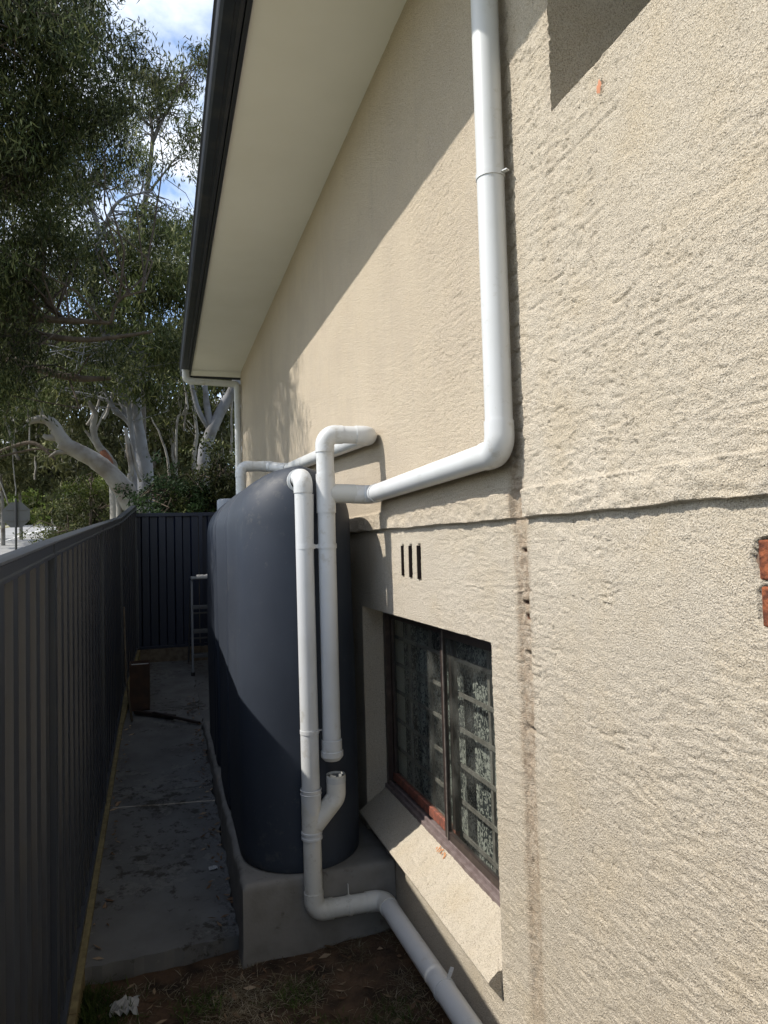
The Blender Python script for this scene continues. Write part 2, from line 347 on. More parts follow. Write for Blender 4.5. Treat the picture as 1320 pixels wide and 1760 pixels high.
def lace_mat():
    m = bpy.data.materials.new('lace_curtain'); m.use_nodes = True; t = m.node_tree; b = t.nodes['Principled BSDF']
    g = N(t, 'ShaderNodeNewGeometry'); mp = N(t, 'ShaderNodeMapping'); mp.inputs['Scale'].default_value = (1, 1.7, 1); mp.inputs['Rotation'].default_value = (.35, 0, 0)
    t.links.new(g.outputs['Position'], mp.inputs[0])
    n = N(t, 'ShaderNodeTexNoise'); n.inputs['Scale'].default_value = 50; n.inputs['Detail'].default_value = 3; n.inputs['Distortion'].default_value = 1.2
    t.links.new(mp.outputs[0], n.inputs['Vector'])
    n2 = N(t, 'ShaderNodeTexNoise'); n2.inputs['Scale'].default_value = 4; t.links.new(g.outputs['Position'], n2.inputs['Vector'])
    ad = N(t, 'ShaderNodeMath', operation='MULTIPLY_ADD'); ad.inputs[1].default_value = .35; t.links.new(n2.outputs['Fac'], ad.inputs[0]); t.links.new(n.outputs['Fac'], ad.inputs[2])
    r = N(t, 'ShaderNodeValToRGB'); t.links.new(ad.outputs[0], r.inputs[0]); e = r.color_ramp.elements
    e[0].position = .645; e[0].color = (.03, .032, .034, 1); e[1].position = .715; e[1].color = (.34, .325, .29, 1)
    t.links.new(r.outputs[0], b.inputs['Base Color']); b.inputs['Roughness'].default_value = .95; b.inputs['Specular IOR Level'].default_value = .1
    return m
M['lace'] = lace_mat()
# ================================================================== GROUND
ys = np.concatenate([np.arange(-30, 3.2, 2.0), [3.2], np.arange(5, 60, 2.5), [60, 80, 120, 200, 400, 900]])
xs = np.concatenate([[-600, -200, -80, -40], np.arange(-24, 25, 2.), [40, 80, 200, 600]])
gx, gy = np.meshgrid(xs, ys); V = np.stack([gx.ravel(), gy.ravel(), (ground_z(gx, gy)-.06-.16*((gy < 5.1) & (gy > -4))).ravel()], 1)
nx = len(xs); F = [(j*nx+i, j*nx+i+1, (j+1)*nx+i+1, (j+1)*nx+i) for j in range(len(ys)-1) for i in range(nx-1)]
tag(fast_mesh('ground', V, np.array(F), M['terrain'], smooth=True), kind='structure')
# dirt strip in front of the path and the plinth
ys = np.arange(-1.5, 3.9, .03); xs = np.arange(-.44, 1.16, .03); gx, gy = np.meshgrid(xs, ys)
h = -.03 + .05*(fbm(gx*2.2, gy*2.2, 4, 3)-.5) + .022*(fbm(gx*14, gy*14, 3, 9)-.5)
h += .055*np.clip((gx-.1)/.9, 0, 1)*np.clip((gy-2.2)/1.3, 0, 1)
dirt_h = lambda x, y: float((-.03+.05*(fbm(np.array([x*2.2]), np.array([y*2.2]), 4, 3)-.5)+.022*(fbm(np.array([x*14.]), np.array([y*14.]), 3, 9)-.5))[0] + .055*min(1, max(0, (x-.1)/.9))*min(1, max(0, (y-2.2)/1.3)))
V = np.stack([gx.ravel(), gy.ravel(), h.ravel()], 1); nx = len(xs)
ii, jj = np.meshgrid(np.arange(nx-1), np.arange(len(ys)-1)); a = (jj*nx+ii).ravel()
tag(fast_mesh('dirt_ground', V, np.stack([a, a+1, a+nx+1, a+nx], 1), M['dirt'], smooth=True), kind='structure')
# concrete path : slabs as pieces
path = thing('path', None, None, (-.05, 3.67, 0)); path['kind'] = 'structure'
def slab(y0, y1):
    ny = max(2, int((y1-y0)/.05)); nxs = 16; V = []; F = []
    for j in range(ny+1):
        y = y0+(y1-y0)*j/ny
        for i in range(nxs+1):
            x0 = -.385; x1 = .345+.012*math.sin(y*9)+.008*math.sin(y*31)
            x = x0+(x1-x0)*i/nxs; yy = y
            if j == 0 and y0 < 3.7: yy = y+.035*(i/nxs)+.006*math.sin(i*2.3)
            z = path_z(yy)+.008*(float(fbm(np.array([x*3]), np.array([yy*3]), 4, 5)[0])-.5)
            V.append((x, yy, z))
    n = nxs+1
    for j in range(ny):
        for i in range(nxs): F.append((j*n+i, j*n+i+1, (j+1)*n+i+1, (j+1)*n+i))
    base = len(V)
    for i in range(n): V.append((V[i][0], V[i][1]+.01, V[i][2]-.11))
    for i in range(nxs): F.append((base+i, base+i+1, i+1, i))
    b2 = len(V)
    for j in range(ny+1): q = V[j*n+n-1]; V.append((q[0], q[1], q[2]-.11))
    for j in range(ny): F.append((j*n+n-1, b2+j, b2+j+1, (j+1)*n+n-1))
    mb = MB(); mb.add(V, F); return mb.build('slab', M['concrete'], path)
for y0, y1 in ((3.66, 5.545), (5.551, 7.55), (7.556, 9.56)): slab(y0, y1)
mb = MB()
for y in (5.548, 7.553): mb.box(-.385, .34, y-.006, y+.006, path_z(y)-.10, path_z(y)-.008)
mb.build('joint_filler', M['pipe_dark'], path)
mb = MB(); mb.add([(.335, 6.9, path_z(6.9)-.02), (1.11, 6.9, path_z(6.9)-.02), (1.11, 9.56, path_z(9.56)-.02), (.335, 9.56, path_z(9.56)-.02)], [(0, 1, 2, 3)]); mb.build('slab', M['concrete'], path)
# road
rc = [(5, -6.3), (20, -6.4), (31, -6.2), (36, -6.05), (40, -5.8), (45, -5.0), (50, -3.6), (56, -1.2), (64, 3), (80, 14)]
def sheet(name, off0, off1, dz, m, smooth=True):
    V = []
    for k, (y, x) in enumerate(rc):
        a = rc[max(0, k-1)]; b = rc[min(len(rc)-1, k+1)]; d = np.array([b[1]-a[1], b[0]-a[0]]); d = d/np.linalg.norm(d); nr = np.array([d[1], -d[0]])
        for o in (off0, off1):
            p = np.array([x, y])+nr*o; V.append((p[0], p[1], float(ground_z(p[0], p[1]))-.06+dz))
    F = [(2*i, 2*i+1, 2*i+3, 2*i+2) for i in range(len(rc)-1)]
    o = mesh_obj(name, np.array(V), F, m); o['kind'] = 'structure'; return o
sheet('road', -2.5, 2.7, .04, M['road'])
sheet('road_marking', -.06, .06, .048, M['line']); sheet('kerb', -2.72, -2.5, .12, M['kerb'])
# ================================================================== HOUSE
XW = 1.112            # plane of the lower wall
house = thing('house', 'beige rendered brick house wall with dark gutter and two window openings', 'house', (XW, 4, 0))
Zc = lambda z: z+ZO
def lin(a, b, s): return list(np.linspace(a, b, max(2, int(round((b-a)/s))+1)))
Yl = lin(-3, .8, .15)[:-1]+lin(.8, 1.96, .0052)[:-1]+lin(1.96, 2.12, .004)[:-1]+lin(2.12, 4.3, .0095)[:-1]+lin(4.3, 10.0, .05)
Zl = lin(-.35, .12, .05)[:-1]+lin(.12, 3.6, .0060)[:-1]+lin(3.6, 4.5, .02)
WIN = (2.285, 3.97, Zc(-1.66), Zc(-.362))      # opening of the low window
UPW = (-1.0, 1.745, Zc(1.244), Zc(2.2))
slots = [(2.975+.115*i, 2.975+.115*i+w_, Zc(-.172+.004*i), Zc(-.008)) for i, w_ in enumerate((.034, .030, .024))]
ins_y = [WIN[0], WIN[0]-.002, WIN[1], UPW[1], WIN[1]+.002]; ins_z = [WIN[2], WIN[3], UPW[2], UPW[3], Zc(.073), Zc(.0695), Zc(.165), Zc(.158), Zc(-1.55), Zc(-1.552)]
for s_ in slots: ins_y += [s_[0], s_[0]-.0015, s_[1], s_[1]+.0015]; ins_z += [s_[2], s_[2]-.0015, s_[3], s_[3]+.0015]
def merge(L_, ins):
    L_ = [a for a in L_ if min(abs(a-b) for b in ins) > .003]+ins
    return np.array(sorted(set(L_)))
Yl = merge(Yl, ins_y); Zl = merge(Zl, ins_z)
GY, GZ = np.meshgrid(Yl, Zl)
def wall_h(Y, Z):
    z = Z-ZO; near = np.clip((4.6-Y)/3.0, .25, 1)
    wy = Y + .05*(fbm(Y*5, Z*5, 3, 40)-.5); wz = Z + .05*(fbm(Y*4, Z*4, 3, 50)-.5)
    H = .004*(fbm(Y*3, Z*4, 3, 1)-.5)
    st = fbm(wy*4.5, wz*24, 3, 2); pm = np.clip((fbm(Y*2.3, Z*2.6, 3, 78)-.38)*5, 0, 1)
    saw = (st*5.0+.12*fbm(Y*30, Z*40, 2, 4)) % 1.0; saw = np.where(saw < .82, saw/.82, (1-saw)/.18)
    H = H + near*.0040*(saw-.5)*(.1+.9*pm)
    st3 = fbm(wy*8+4, wz*38, 3, 22); H = H - near*.0060*np.clip(1-np.abs(st3-.5)/.020, 0, 1)*np.clip((fbm(Y*3+7, Z*3.5, 2, 79)-.44)*7, 0, 1)
    st4 = fbm(wy*15+1, wz*60+8, 2, 23); H = H - near*.0018*np.clip(1-np.abs(st4-.52)/.03, 0, 1)*np.clip((fbm(Y*5+3, Z*5.5, 2, 83)-.5)*8, 0, 1)
    st2 = fbm(wy*12+9, wz*48+3, 3, 12); H = H - near*.002*np.clip(1-np.abs(st2-.47)/.03, 0, 1)
    H = H + near*.0012*(fbm(wy*20, wz*48, 2, 13)-.5)
    patch = np.clip((fbm(Y*3.1, Z*3.3, 3, 77)-.47)*6, 0, 1)
    gou = np.clip(fbm(wy*9+3, wz*55, 3, 5)-.60, 0, 1); H = H - near*.010*gou*patch
    H = H + near*.0018*(fbm(Y*58, Z*62, 2, 8)-.5)
    up = 1/(1+np.exp(-(z-.16)/.004)) ; belt = ((z < .1615) & (z > .0712))
    rough = .022*(fbm(Y*28, Z*34, 4, 21)-.5)
    beltH = .021+rough*.7
    brk = np.clip(1-np.abs(Y-2.035)/.05, 0, 1) > .15
    H = H + np.where(belt, np.where(brk, .004, beltH), np.where(z > .1, .012, 0.0))
    H = H - .006*np.clip(1-np.abs(z-.066)/.006, 0, 1)*(fbm(Y*9, Z*0, 3, 15) > .35)
    # scar left by the joint: shallow ragged groove with bits of tooth marks
    sc_ = np.clip((.038-np.abs(Y-2.04-.012*(fbm(Z*6, Z*0, 3, 3)-.5)))/.01, 0, 1)*(z < .2)
    H = H - sc_*(.006+.010*np.clip(fbm(Y*60, Z*26, 3, 31)-.45, 0, 1)*2)*np.clip((z+1.9)/.8, .3, 1)
    for (y0, y1, z0, z1) in ((2.01, 2.05, -.03, -.036), (2.01, 2.015, -.13, -.03), (2.015, 2.06, -.2, -.206), (2.0, 2.045, -.245, -.251), (2.0, 2.006, -.36, -.25), (2.0, 2.05, -.36, -.366), (1.99, 2.06, -.60, -.606)):
        a0, a1 = sorted((z0, z1)); H = H - .015*((Y > y0) & (Y < y1) & (z > a0-.0035) & (z < a1+.0035))
    tick = (np.abs((z-.22) % .086-.043) < .0055+.004*(fbm(Y*40, Z*30, 2, 14)-.5)) & (z > .2) & (Y > 1.985) & (Y < 2.06+.02*(fbm(Z*9, Z*0, 2, 19)-.5))
    H = H - .007*tick
    H = H - .003*((z > .2) & (np.abs(Y-2.03-.012*(fbm(Z*6, Z*0, 3, 3)-.5)) < .03))
    # long scratch running down from the upper window
    zl = 1.13-.35*(1.66-Y); 
    d = np.abs(z-(1.075+.02*(fbm(Y*6, Y*0, 2, 4)-.5))); H = H - .006*np.clip(1-d/.008, 0, 1)*((Y > 1.45) & (Y < 1.78))
    # under the window the wall steps back
    H = H - .022*((z < -1.551) & (Y > WIN[0]-.001) & (Y < WIN[1]+.001))
    for (a, b_, c, d_) in slots:
        wob = .002*(fbm(Z*60, Z*0+a*50, 2, 6)-.5)
        H = H - .11*((Y > a-.0007+wob) & (Y < b_+.0007+wob) & (Z > c-.0007) & (Z < d_+.0007))
    # patch of render broken off over two bricks at the right
    def lobe(cy, cz, ry, rz):
        q = ((Y-cy)/ry)**4+((z-cz)/rz)**4+.5*(fbm(Y*40, Z*40, 3, 60)-.5); return q < 1
    H = H - .013*(lobe(1.02, -.052, .086, .045) | lobe(1.0, -.142, .101, .045))
    q = ((Y-1.508)/.011)**2+((z-1.165)/.017)**2+.6*(fbm(Y*120, Z*120, 2, 61)-.5); H = H-.008*(q < 1)
    return H
HH = wall_h(GY, GZ)
zz = GZ - ZO
wob = .006*(fbm(GY*7, GY*0, 4, 90)-.5)*2*np.exp(-((zz-.071)/.02)**2)
V = np.stack([(XW-HH).ravel(), GY.ravel(), (GZ+wob).ravel()], 1)
ny = len(Yl); ii, jj = np.meshgrid(np.arange(ny-1), np.arange(len(Zl)-1))
yc = (Yl[:-1]+Yl[1:])/2; zc = (Zl[:-1]+Zl[1:])/2; YC, ZC = np.meshgrid(yc, zc)
hole = ((YC > WIN[0]) & (YC < WIN[1]) & (ZC > Zc(-1.551)) & (ZC < WIN[3])) | ((YC > UPW[0]) & (YC < UPW[1]) & (ZC > UPW[2]) & (ZC < UPW[3]))
keep = ~hole.ravel(); a = (jj*ny+ii).ravel()[keep]
wall = fast_mesh('wall', V, np.stack([a, a+ny, a+ny+1, a+1], 1), M['stucco'], house, smooth=True)
# reveals of the two openings, starting from the real (uneven) edge of the render
def reveal(idx, xin, nseg=14, seed=0):
    P = V[idx]; rows = []
    ax = 2 if abs(P[0][1]-P[-1][1]) < .05 else 1
    for k in range(nseg+1):
        q = P.copy(); t = k/nseg; q[:, 0] = P[:, 0]*(1-t)+xin*t
        n = (fbm(q[:, 0]*30, P[:, ax]*30, 3, seed)-.5)*.008*min(1, k); q[:, 3-ax] = P[:, 3-ax] + n
        rows.append(q)
    n = len(idx); VV = np.concatenate(rows); i, j = np.meshgrid(np.arange(n-1), np.arange(nseg)); b = (j*n+i).ravel()
    return VV, np.stack([b, b+1, b+n+1, b+n], 1)
def near_i(A, v): return int(np.argmin(np.abs(A-v)))
def col(y, z0, z1): j = near_i(Yl, y); return np.array([r*ny+j for r in range(near_i(Zl, z0), near_i(Zl, z1)+1)])
def row(z, y0, y1): r = near_i(Zl, z); return np.array([r*ny+j for j in range(near_i(Yl, y0), near_i(Yl, y1)+1)])
for sd, (idx, xin) in enumerate(((col(WIN[0], Zc(-1.66), WIN[3]), 1.36), (col(WIN[1], Zc(-1.66), WIN[3]), 1.36), (row(WIN[3], WIN[0], WIN[1]), 1.36),
                 (col(UPW[1], UPW[2], UPW[3]), 1.62), (row(UPW[2], UPW[0], UPW[1]), 1.62), (row(UPW[3], UPW[0], UPW[1]), 1.62))):
    a, b = reveal(idx, xin, seed=sd+100); fast_mesh('reveal', a, b, M['stucco_sill'], house, smooth=True)
# other walls, roof and eaves
mb = MB(); mb.box(XW+.004, 7, 10.0, 10.2, -.3, 4.5); mb.box(XW+.03, 7, -3.2, -3.0, -.3, 4.5); mb.box(6.8, 7, -3, 10, -.3, 4.5); mb.box(XW, 6.8, -3, 10, 4.35, 4.47)
mb.build('rear_wall', M['stucco_sill'], house)
mb = MB()
for k, (y0, y1) in enumerate(((-3.4, -.6), (-.595, 1.8), (1.805, 10.33))): mb.box(.425, 1.3, y0, y1, Zc(2.48), Zc(2.49))
mb.box(.425, 7, 10.02, 10.33, Zc(2.478), Zc(2.488))
mb.build('soffit', M['soffit'], house)
mb = MB(); mb.box(.40, .425, -3.4, 10.36, Zc(2.462), Zc(2.66)); mb.box(.40, 7, 10.33, 10.36, Zc(2.45), Zc(2.66)); mb.build('fascia', M['fascia'], house, bevel=.003)
mb = MB(); mb.add([(.38, -3.5, Zc(2.66)), (.38, 10.4, Zc(2.66)), (4.5, 6.4, Zc(4.3)), (4.5, .5, Zc(4.3)), (8, 10.4, Zc(2.66)), (8, -3.5, Zc(2.66))], [(0,3,2,1), (1,2,4), (0,5,3), (2,3,5,4)])
mb.build('roof', M['roof'], house)
# quad gutter : open profile swept along the eave
prof = [(.398, 2.60), (.398, 2.475), (.392, 2.468), (.372, 2.464), (.368, 2.470), (.352, 2.470), (.346, 2.464), (.300, 2.468), (.285, 2.482), (.281, 2.50), (.281, 2.575), (.277, 2.583), (.268, 2.588), (.268, 2.600), (.278, 2.606), (.29, 2.602),
        (.29, 2.585), (.286, 2.50), (.30, 2.476), (.39, 2.476), (.392, 2.60)]
V_ = []; F_ = []
for y in (-3.4, 10.37): V_ += [(x, y, Zc(z)) for x, z in prof]
n = len(prof)
for i in range(n): F_.append((i, (i+1) % n, n+(i+1) % n, n+i))
gut = MB().add(V_, F_)
gut.add([(x, 10.37, Zc(z)) for x, z in prof[:16]], [tuple(range(16))]); gut.build('gutter', M['gutter'], house, bevel=.0)
# low window
win = MB()
XG = 1.262
y0, y1, z0, z1 = 2.30, 3.985, Zc(-1.40), Zc(-.372)
fr = MB(); 
fr.box(1.235, 1.30, y0-.02, y1, z1-.035, z1+.02); fr.box(1.235, 1.30, y1-.045, y1+.02, z0, z1-.035); fr.box(1.235, 1.30, y0-.03, y0+.03, z0, z1-.035)
window = fr.build('window', M['frame'], house, bevel=.003)
mb = MB(); mb.box(1.222, 1.30, y0-.03, y1, z0-.03, z0+.008); mb.box(1.238, 1.25, y0, y1, z0+.008, z0+.028); mb.build('track', M['frame_sill'], window, bevel=.002)
mb = MB()   # left (red primed) sash and right sash
def sash(a, b, x, t, c=.032):
    m = MB(); m.box(x, x+.02, a, b, z1-.035-c, z1-.036); m.box(x, x+.02, a, a+c, z0+.03+c, z1-.035-c); m.box(x, x+.02, b-c, b, z0+.03+c, z1-.035-c); return m
sash(3.035, y1-.046, 1.266, 0).build('sash', M['frame'], window, bevel=.002)
mb = MB(); mb.box(1.264, 1.288, 3.035, y1-.046, z0+.029, z0+.03+.045); r_ = mb.build('sash_rail', M['red_primer'], window, bevel=.002); r_['label'] = 'bottom rail of the far sash in chipped red primer'
s2 = sash(y0+.031, 3.105, 1.242, 0, .036); s2.box(1.242, 1.262, y0+.031, 3.105, z0+.03, z0+.03+.036); s2.build('sash', M['frame'], window, bevel=.002)
mb = MB(); mb.box(1.236, 1.2415, 3.060, 3.066, z0+.03, z1-.04); mb.build('bead', M['grille'], window)
mb = MB(); mb.box(1.274, 1.278, 3.06, y1-.08, z0+.07, z1-.06); mb.build('pane', M['glass'], window)
mb = MB(); mb.box(1.250, 1.254, y0+.06, 3.072, z0+.06, z1-.065); mb.build('pane', M['glass'], window)
for z in (-.55, -.705, -.865, -1.03, -1.195, -1.345):      # bars of the grille behind the glass
    b = MB(); b.box(1.300, 1.308, y0, y1-.03, Zc(z)-.009, Zc(z)+.009); b.build('grille_bar', M['grille'], window)
for y in (2.44, 2.73, 3.10, 3.42, 3.74):
    b = MB(); b.box(1.309, 1.321, y-.011, y+.011, z0, z1-.03); b.build('grille_bar', M['grille'], window)
V_ = []; ncur = 110
for i in range(ncur+1):
    y = y0-.02+(y1-y0+.04)*i/ncur
    x = 1.365+.006*math.sin(y*40)+.004*math.sin(y*93)
    V_ += [(x, y, z0-.05), (x, y, z1+.05)]
cu = MB().add(V_, [(2*i, 2*i+1, 2*i+3, 2*i+2) for i in range(ncur)]).build('lace_curtain', M['lace'], window, smooth=True)
mb = MB(); mb.add([(1.45, 2.2, z0-.1), (1.45, 4.05, z0-.1), (1.45, 4.05, z1+.1), (1.45, 2.2, z1+.1)], [(0, 1, 2, 3)]); mb.build('room_wall', M['room'], house)
# sloping rendered sill
ns = 300; prof = [(1.262, -1.402), (1.237, -1.402)]+[(1.237-(1.237-1.062)*t, -1.402-.122*t) for t in np.linspace(.04, 1, 26)]+[(1.058, -1.530), (1.061, -1.538), (1.128, -1.622), (1.262, -1.64)]
V_ = []; F_ = []; npf = len(prof)
for i in range(ns+1):
    y = WIN[0]+.002+(WIN[1]-.012-WIN[0])*i/ns
    for k, (x, z) in enumerate(prof):
        e = (float(fbm(np.array([y*38.]), np.array([x*55.]), 4, 70)[0])-.5)
        rgh = .017 if y < 3.45 else .006
        d = rgh*e if 2 < k < 28 else 0
        pit = -.012*max(0, float(fbm(np.array([y*30.]), np.array([x*34.]), 3, 71)[0])-.58)*4*max(0, 1-abs(y-3.0)/.5) if 3 < k < 28 else 0
        V_.append((x+(.5*d if k >= 26 and k < 29 else 0), y, Zc(z)+d+pit))
for i in range(ns):
    for k in range(npf): k2 = (k+1) % npf; F_.append((i*npf+k, (i+1)*npf+k, (i+1)*npf+k2, i*npf+k2))
F_ += [tuple(range(npf)), tuple(ns*npf+k for k in range(npf-1, -1, -1))]
sill = MB().add(V_, F_).build('window_sill', M['stucco_sill'], house, autos=35)
ch = MB()
for k in range(9):
    y = 3.02+.012*k+random.uniform(-.004, .004); x = 1.213+random.uniform(-.01, .006); z = Zc(-1.402-.122*(1.237-x)/.175)+.001
    l = random.uniform(.006, .018); ch.add([(x, y-.003, z+.006), (x-l, y-.002, z+.001-.5*l), (x-l, y+.003, z+.001-.5*l), (x, y+.004, z+.006)], [(0, 1, 2, 3)])
ch.build('rust_flakes', mat('rust_orange', (.45, .17, .05), .9, .1), house)
for (a, b_, c, d_) in slots:
    MB().box(1.106, 1.14, b_-.004, b_+.002, c+.006, d_-.006).build('slot_shade', M['rust_and_shade'], house)  # dark lining added to paint the shade inside each slot
# bricks bared in the hole at right, chip of brick above
mb = MB()
hb = MB(); hb.box(1.1225, 1.1235, .86, 1.13, Zc(-.21), Zc(.01)); hb.build('mortar_bed', M['mortar'], house)
for (a, b, c, d) in ((.90, 1.094, -.091, -.013), (.88, 1.092, -.183, -.104)):
    q = MB(); q.box(1.114, 1.1222, a, b, Zc(c), Zc(d)); q.build('brick', M['brick'], house, bevel=.004)
V_ = [(1.0915, 1.508, Zc(1.165))]; nn = 14
for k in range(nn):
    r = 1+.2*math.sin(k*2.1)+.12*math.sin(k*5.3); V_.append((1.094, 1.508+.0105*r*math.cos(2*math.pi*k/nn), Zc(1.165)+.0165*r*math.sin(2*math.pi*k/nn)))
MB().add(V_, [(0, 1+(k+1) % nn, 1+k) for k in range(nn)]).build('brick_chip', M['chip'], house, smooth=True)
# upper opening back : frame and dark pane
fr = MB(); yy1 = UPW[1]; fr.box(1.56, 1.62, -1, yy1, UPW[2], UPW[2]+.05); fr.box(1.56, 1.62, yy1-.05, yy1, UPW[2]+.05, UPW[3]); fr.box(1.56, 1.62, -1, yy1-.05, UPW[3]-.05, UPW[3])
uw = fr.build('window', M['frame'], house); uw['label'] = 'upper window set deep in its rendered opening'
MB().box(1.585, 1.59, -1, yy1-.05, UPW[2]+.05, UPW[3]-.05).build('pane', M['glass'], uw)
MB().add([(1.66, -1.1, UPW[2]-.1), (1.66, yy1+.1, UPW[2]-.1), (1.66, yy1+.1, UPW[3]+.1), (1.66, -1.1, UPW[3]+.1)], [(0, 1, 2, 3)]).build('room_wall', M['room'], house)
# ================================================================== PIPES
R_ = .045
def arc(a, c, b, rb, n=9):
    """corner a-c-b rounded by radius rb: the points of the arc"""
    a, b, c = (np.array(q, float) for q in (a, b, c)); d1 = (a-c)/np.linalg.norm(a-c); d2 = (b-c)/np.linalg.norm(b-c)
    ang = math.acos(max(-1, min(1, float(d1@d2)))); l = rb/math.tan(ang/2); p1 = c+d1*l; p2 = c+d2*l
    bis = (d1+d2)/np.linalg.norm(d1+d2); ctr = c+bis*rb/math.sin(ang/2); out_ = []
    th = math.pi-ang
    for i in range(n+1):
        t = i/n; u = (p1-ctr)*math.sin((1-t)*th)/math.sin(th)+(p2-ctr)*math.sin(t*th)/math.sin(th); out_.append(ctr+u)
    return out_
def elbow(par, a, c, b, m='pvc', r=R_, rb=.062, sock=.045, name='elbow'):
    ca, cc, cb = (np.array(q, float) for q in (a, c, b)); A = arc(a, c, b, rb)
    da = (ca-cc)/np.linalg.norm(ca-cc); db = (cb-cc)/np.linalg.norm(cb-cc)
    pts = [A[0]+da*sock, A[0]+da*.001]+A[1:-1]+[A[-1]+db*.001, A[-1]+db*sock]
    o = MB().tube(pts, r+.0035, 28).build(name, M[m], par, autos=50); 
    return A[0]+da*sock*.8, A[-1]+db*sock*.8
def pipe(par, a, b, m='pvc', r=R_, name='pipe', n=28):
    a = np.array(a, float); b = np.array(b, float)
    return MB().tube([a, b], r, n).build(name, M[m], par, autos=50)
def collar(par, c, d, h=.03, r=R_+.006, m='pvc', name='collar'):
    c = np.array(c, float); d = np.array(d, float)/np.linalg.norm(d); t = [-h/2, -h/2+.002, -h/6, -h/6+.002, h/6, h/6+.002, h/2-.002, h/2]
    rr = [r-.003, r, r, r-.002, r-.002, r, r, r-.003]
    return MB().tube([c+d*q for q in t], rr, 28).build(name, M[m], par, autos=30)
def clip_band(par, c, d, out, m='pvc', r=R_+.003, lug=.035):
    c = np.array(c, float); d = np.array(d, float); d /= np.linalg.norm(d); out = np.array(out, float); out /= np.linalg.norm(out)
    mb = MB().tube([c-d*.009, c+d*.009], r, 28); mb.bar(c+out*(r-.002), c+out*(r+lug), .016, .004, d)
    s = np.cross(d, out); mb.tube([c+out*(r+lug*.6)-s*.004, c+out*(r+lug*.6)+s*.004], .004, 8)
    return mb.build('clip', M[m], par, autos=40)
XP = 1.045                                 # pipes clipped to the upper wall
# --- main downpipe beside the upper window
dp = thing('downpipe', 'white plastic downpipe down the sunlit wall, bending along the belt course', 'downpipe', (XP-.025, 1.98, Zc(.27)), 'white downpipes on the wall')
xa = 1.043; T0 = (xa, 2.033, Zc(2.75)); c1 = (xa, 2.033, Zc(.285)); c2 = (1.043, 3.49, Zc(.254)); c3 = (.815, 3.49, Zc(.262))
e1a, e1b = elbow(dp, T0, c1, c2, rb=.055)
pipe(dp, T0, e1a); e2a, e2b = elbow(dp, c1, c2, c3, rb=.05, sock=.05); pipe(dp, e1b, e2a)
clip_band(dp, (xa, 2.033, Zc(1.19)), (0, 0, 1), (.55, -1, 0), lug=.02)
collar(dp, (1.043, 2.66, Zc(.271)), (0, 1, -.02), h=.003, r=R_+.0012, name='joint')
# --- standpipe: tee, riser with elbow into transfer pipe, drop pipe with open cap
sp_ = thing('standpipe', 'white plastic tee standpipe right of the tank end, open capped below', 'pipe', (.80, 3.42, Zc(-1.06)))
X2 = .800; Y2 = 3.49
zt_ = .262
mb = MB().tube([(X2, Y2, Zc(zt_-.10)), (X2, Y2, Zc(zt_+.10))], R_+.004, 28)
mb.build('tee', M['pvc'], sp_, autos=50)
MB().tube([(X2+.02, Y2, Zc(zt_)), (.952, Y2, Zc(zt_-.003))], R_+.004, 28).build('tee_branch', M['pvc_grey'], sp_, autos=50)
top = (X2, Y2, Zc(.565)); wt = (1.043, Y2, Zc(.565)); far = (1.043, 6.0, Zc(.665))
ea, eb = elbow(sp_, (X2, Y2, Zc(.2)), top, wt, rb=.058, sock=.035)
pipe(sp_, (X2, Y2, Zc(zt_+.09)), ea)
fa, fb = elbow(sp_, top, wt, far, rb=.05, sock=.03); pipe(sp_, eb, fa)
pipe(sp_, (X2, Y2, Zc(zt_-.09)), (X2, Y2, Zc(-1.02)))
MB().lathe((X2, Y2, Zc(-1.075)), [(.040, 0), (.051, .012), (.056, .02), (.056, .045), (.051, .047), (.051, .10), (.046, .102)]).build('cap', M['pvc'], sp_, autos=30)
MB().tube([(X2, Y2, Zc(-.97)), (X2, Y2, Zc(-.93))], R_+.0012, 28).build('collar', M['pvc'], sp_, autos=30)
# --- long transfer pipe to the tank inlet
tp_ = thing('transfer_pipe', 'white pipe running along wall behind the tank to its top inlet', 'pipe', (1.035, 4.6, Zc(.6)))
lc = (.90, 6.18, Zc(.705)); ld = (.665, 6.18, Zc(.705)); le = (.665, 6.18, Zc(.36))
pipe(tp_, fb, (1.043, 5.93, Zc(.662)))
g1, g2 = elbow(tp_, wt, far, lc, rb=.05, sock=.03); h1, h2 = elbow(tp_, far, lc, ld, rb=.05, sock=.03)
k1, k2 = elbow(tp_, lc, ld, le, rb=.06, sock=.035); pipe(tp_, h2, k1); pipe(tp_, k2, le); pipe(tp_, g2, h1)
# --- overflow pipe with wye and drain
ov = thing('overflow_pipe', 'white overflow pipe down the tank end with wye, draining along the wall foot', 'pipe', (.69, 3.46, Zc(-1.8)))
X1 = .690; Y1 = 3.497
o1 = (X1-.012, 3.66, Zc(.345)); o2 = (X1-.005, Y1, Zc(.345)); o3 = (X1, Y1, Zc(-1.2))
ta, tb = elbow(ov, o1, o2, o3, rb=.05, sock=.03)
pipe(ov, tb, (X1, Y1, Zc(-1.22)), 'pvc')
for z in (.262, .245): collar(ov, (X1, Y1, Zc(z)), (0, 0, 1), h=.006, r=R_+.005)
zc1 = -.006
mb = MB()
for X_ in (X1, X2): mb.tube([(X_, (Y1 if X_ == X1 else Y2), Zc(zc1)-.012), (X_, (Y1 if X_ == X1 else Y2), Zc(zc1)+.012)], R_+.004, 28)
mb.bar((X1+R_, Y1-.01, Zc(zc1)), (X2-R_, Y2-.004, Zc(zc1)), .006, .018); mb.build('clip', M['pvc'], ov, autos=40)
clip_band(ov, (X1, Y1, Zc(-.925)), (0, 0, 1), (1, .1, 0), lug=.03)
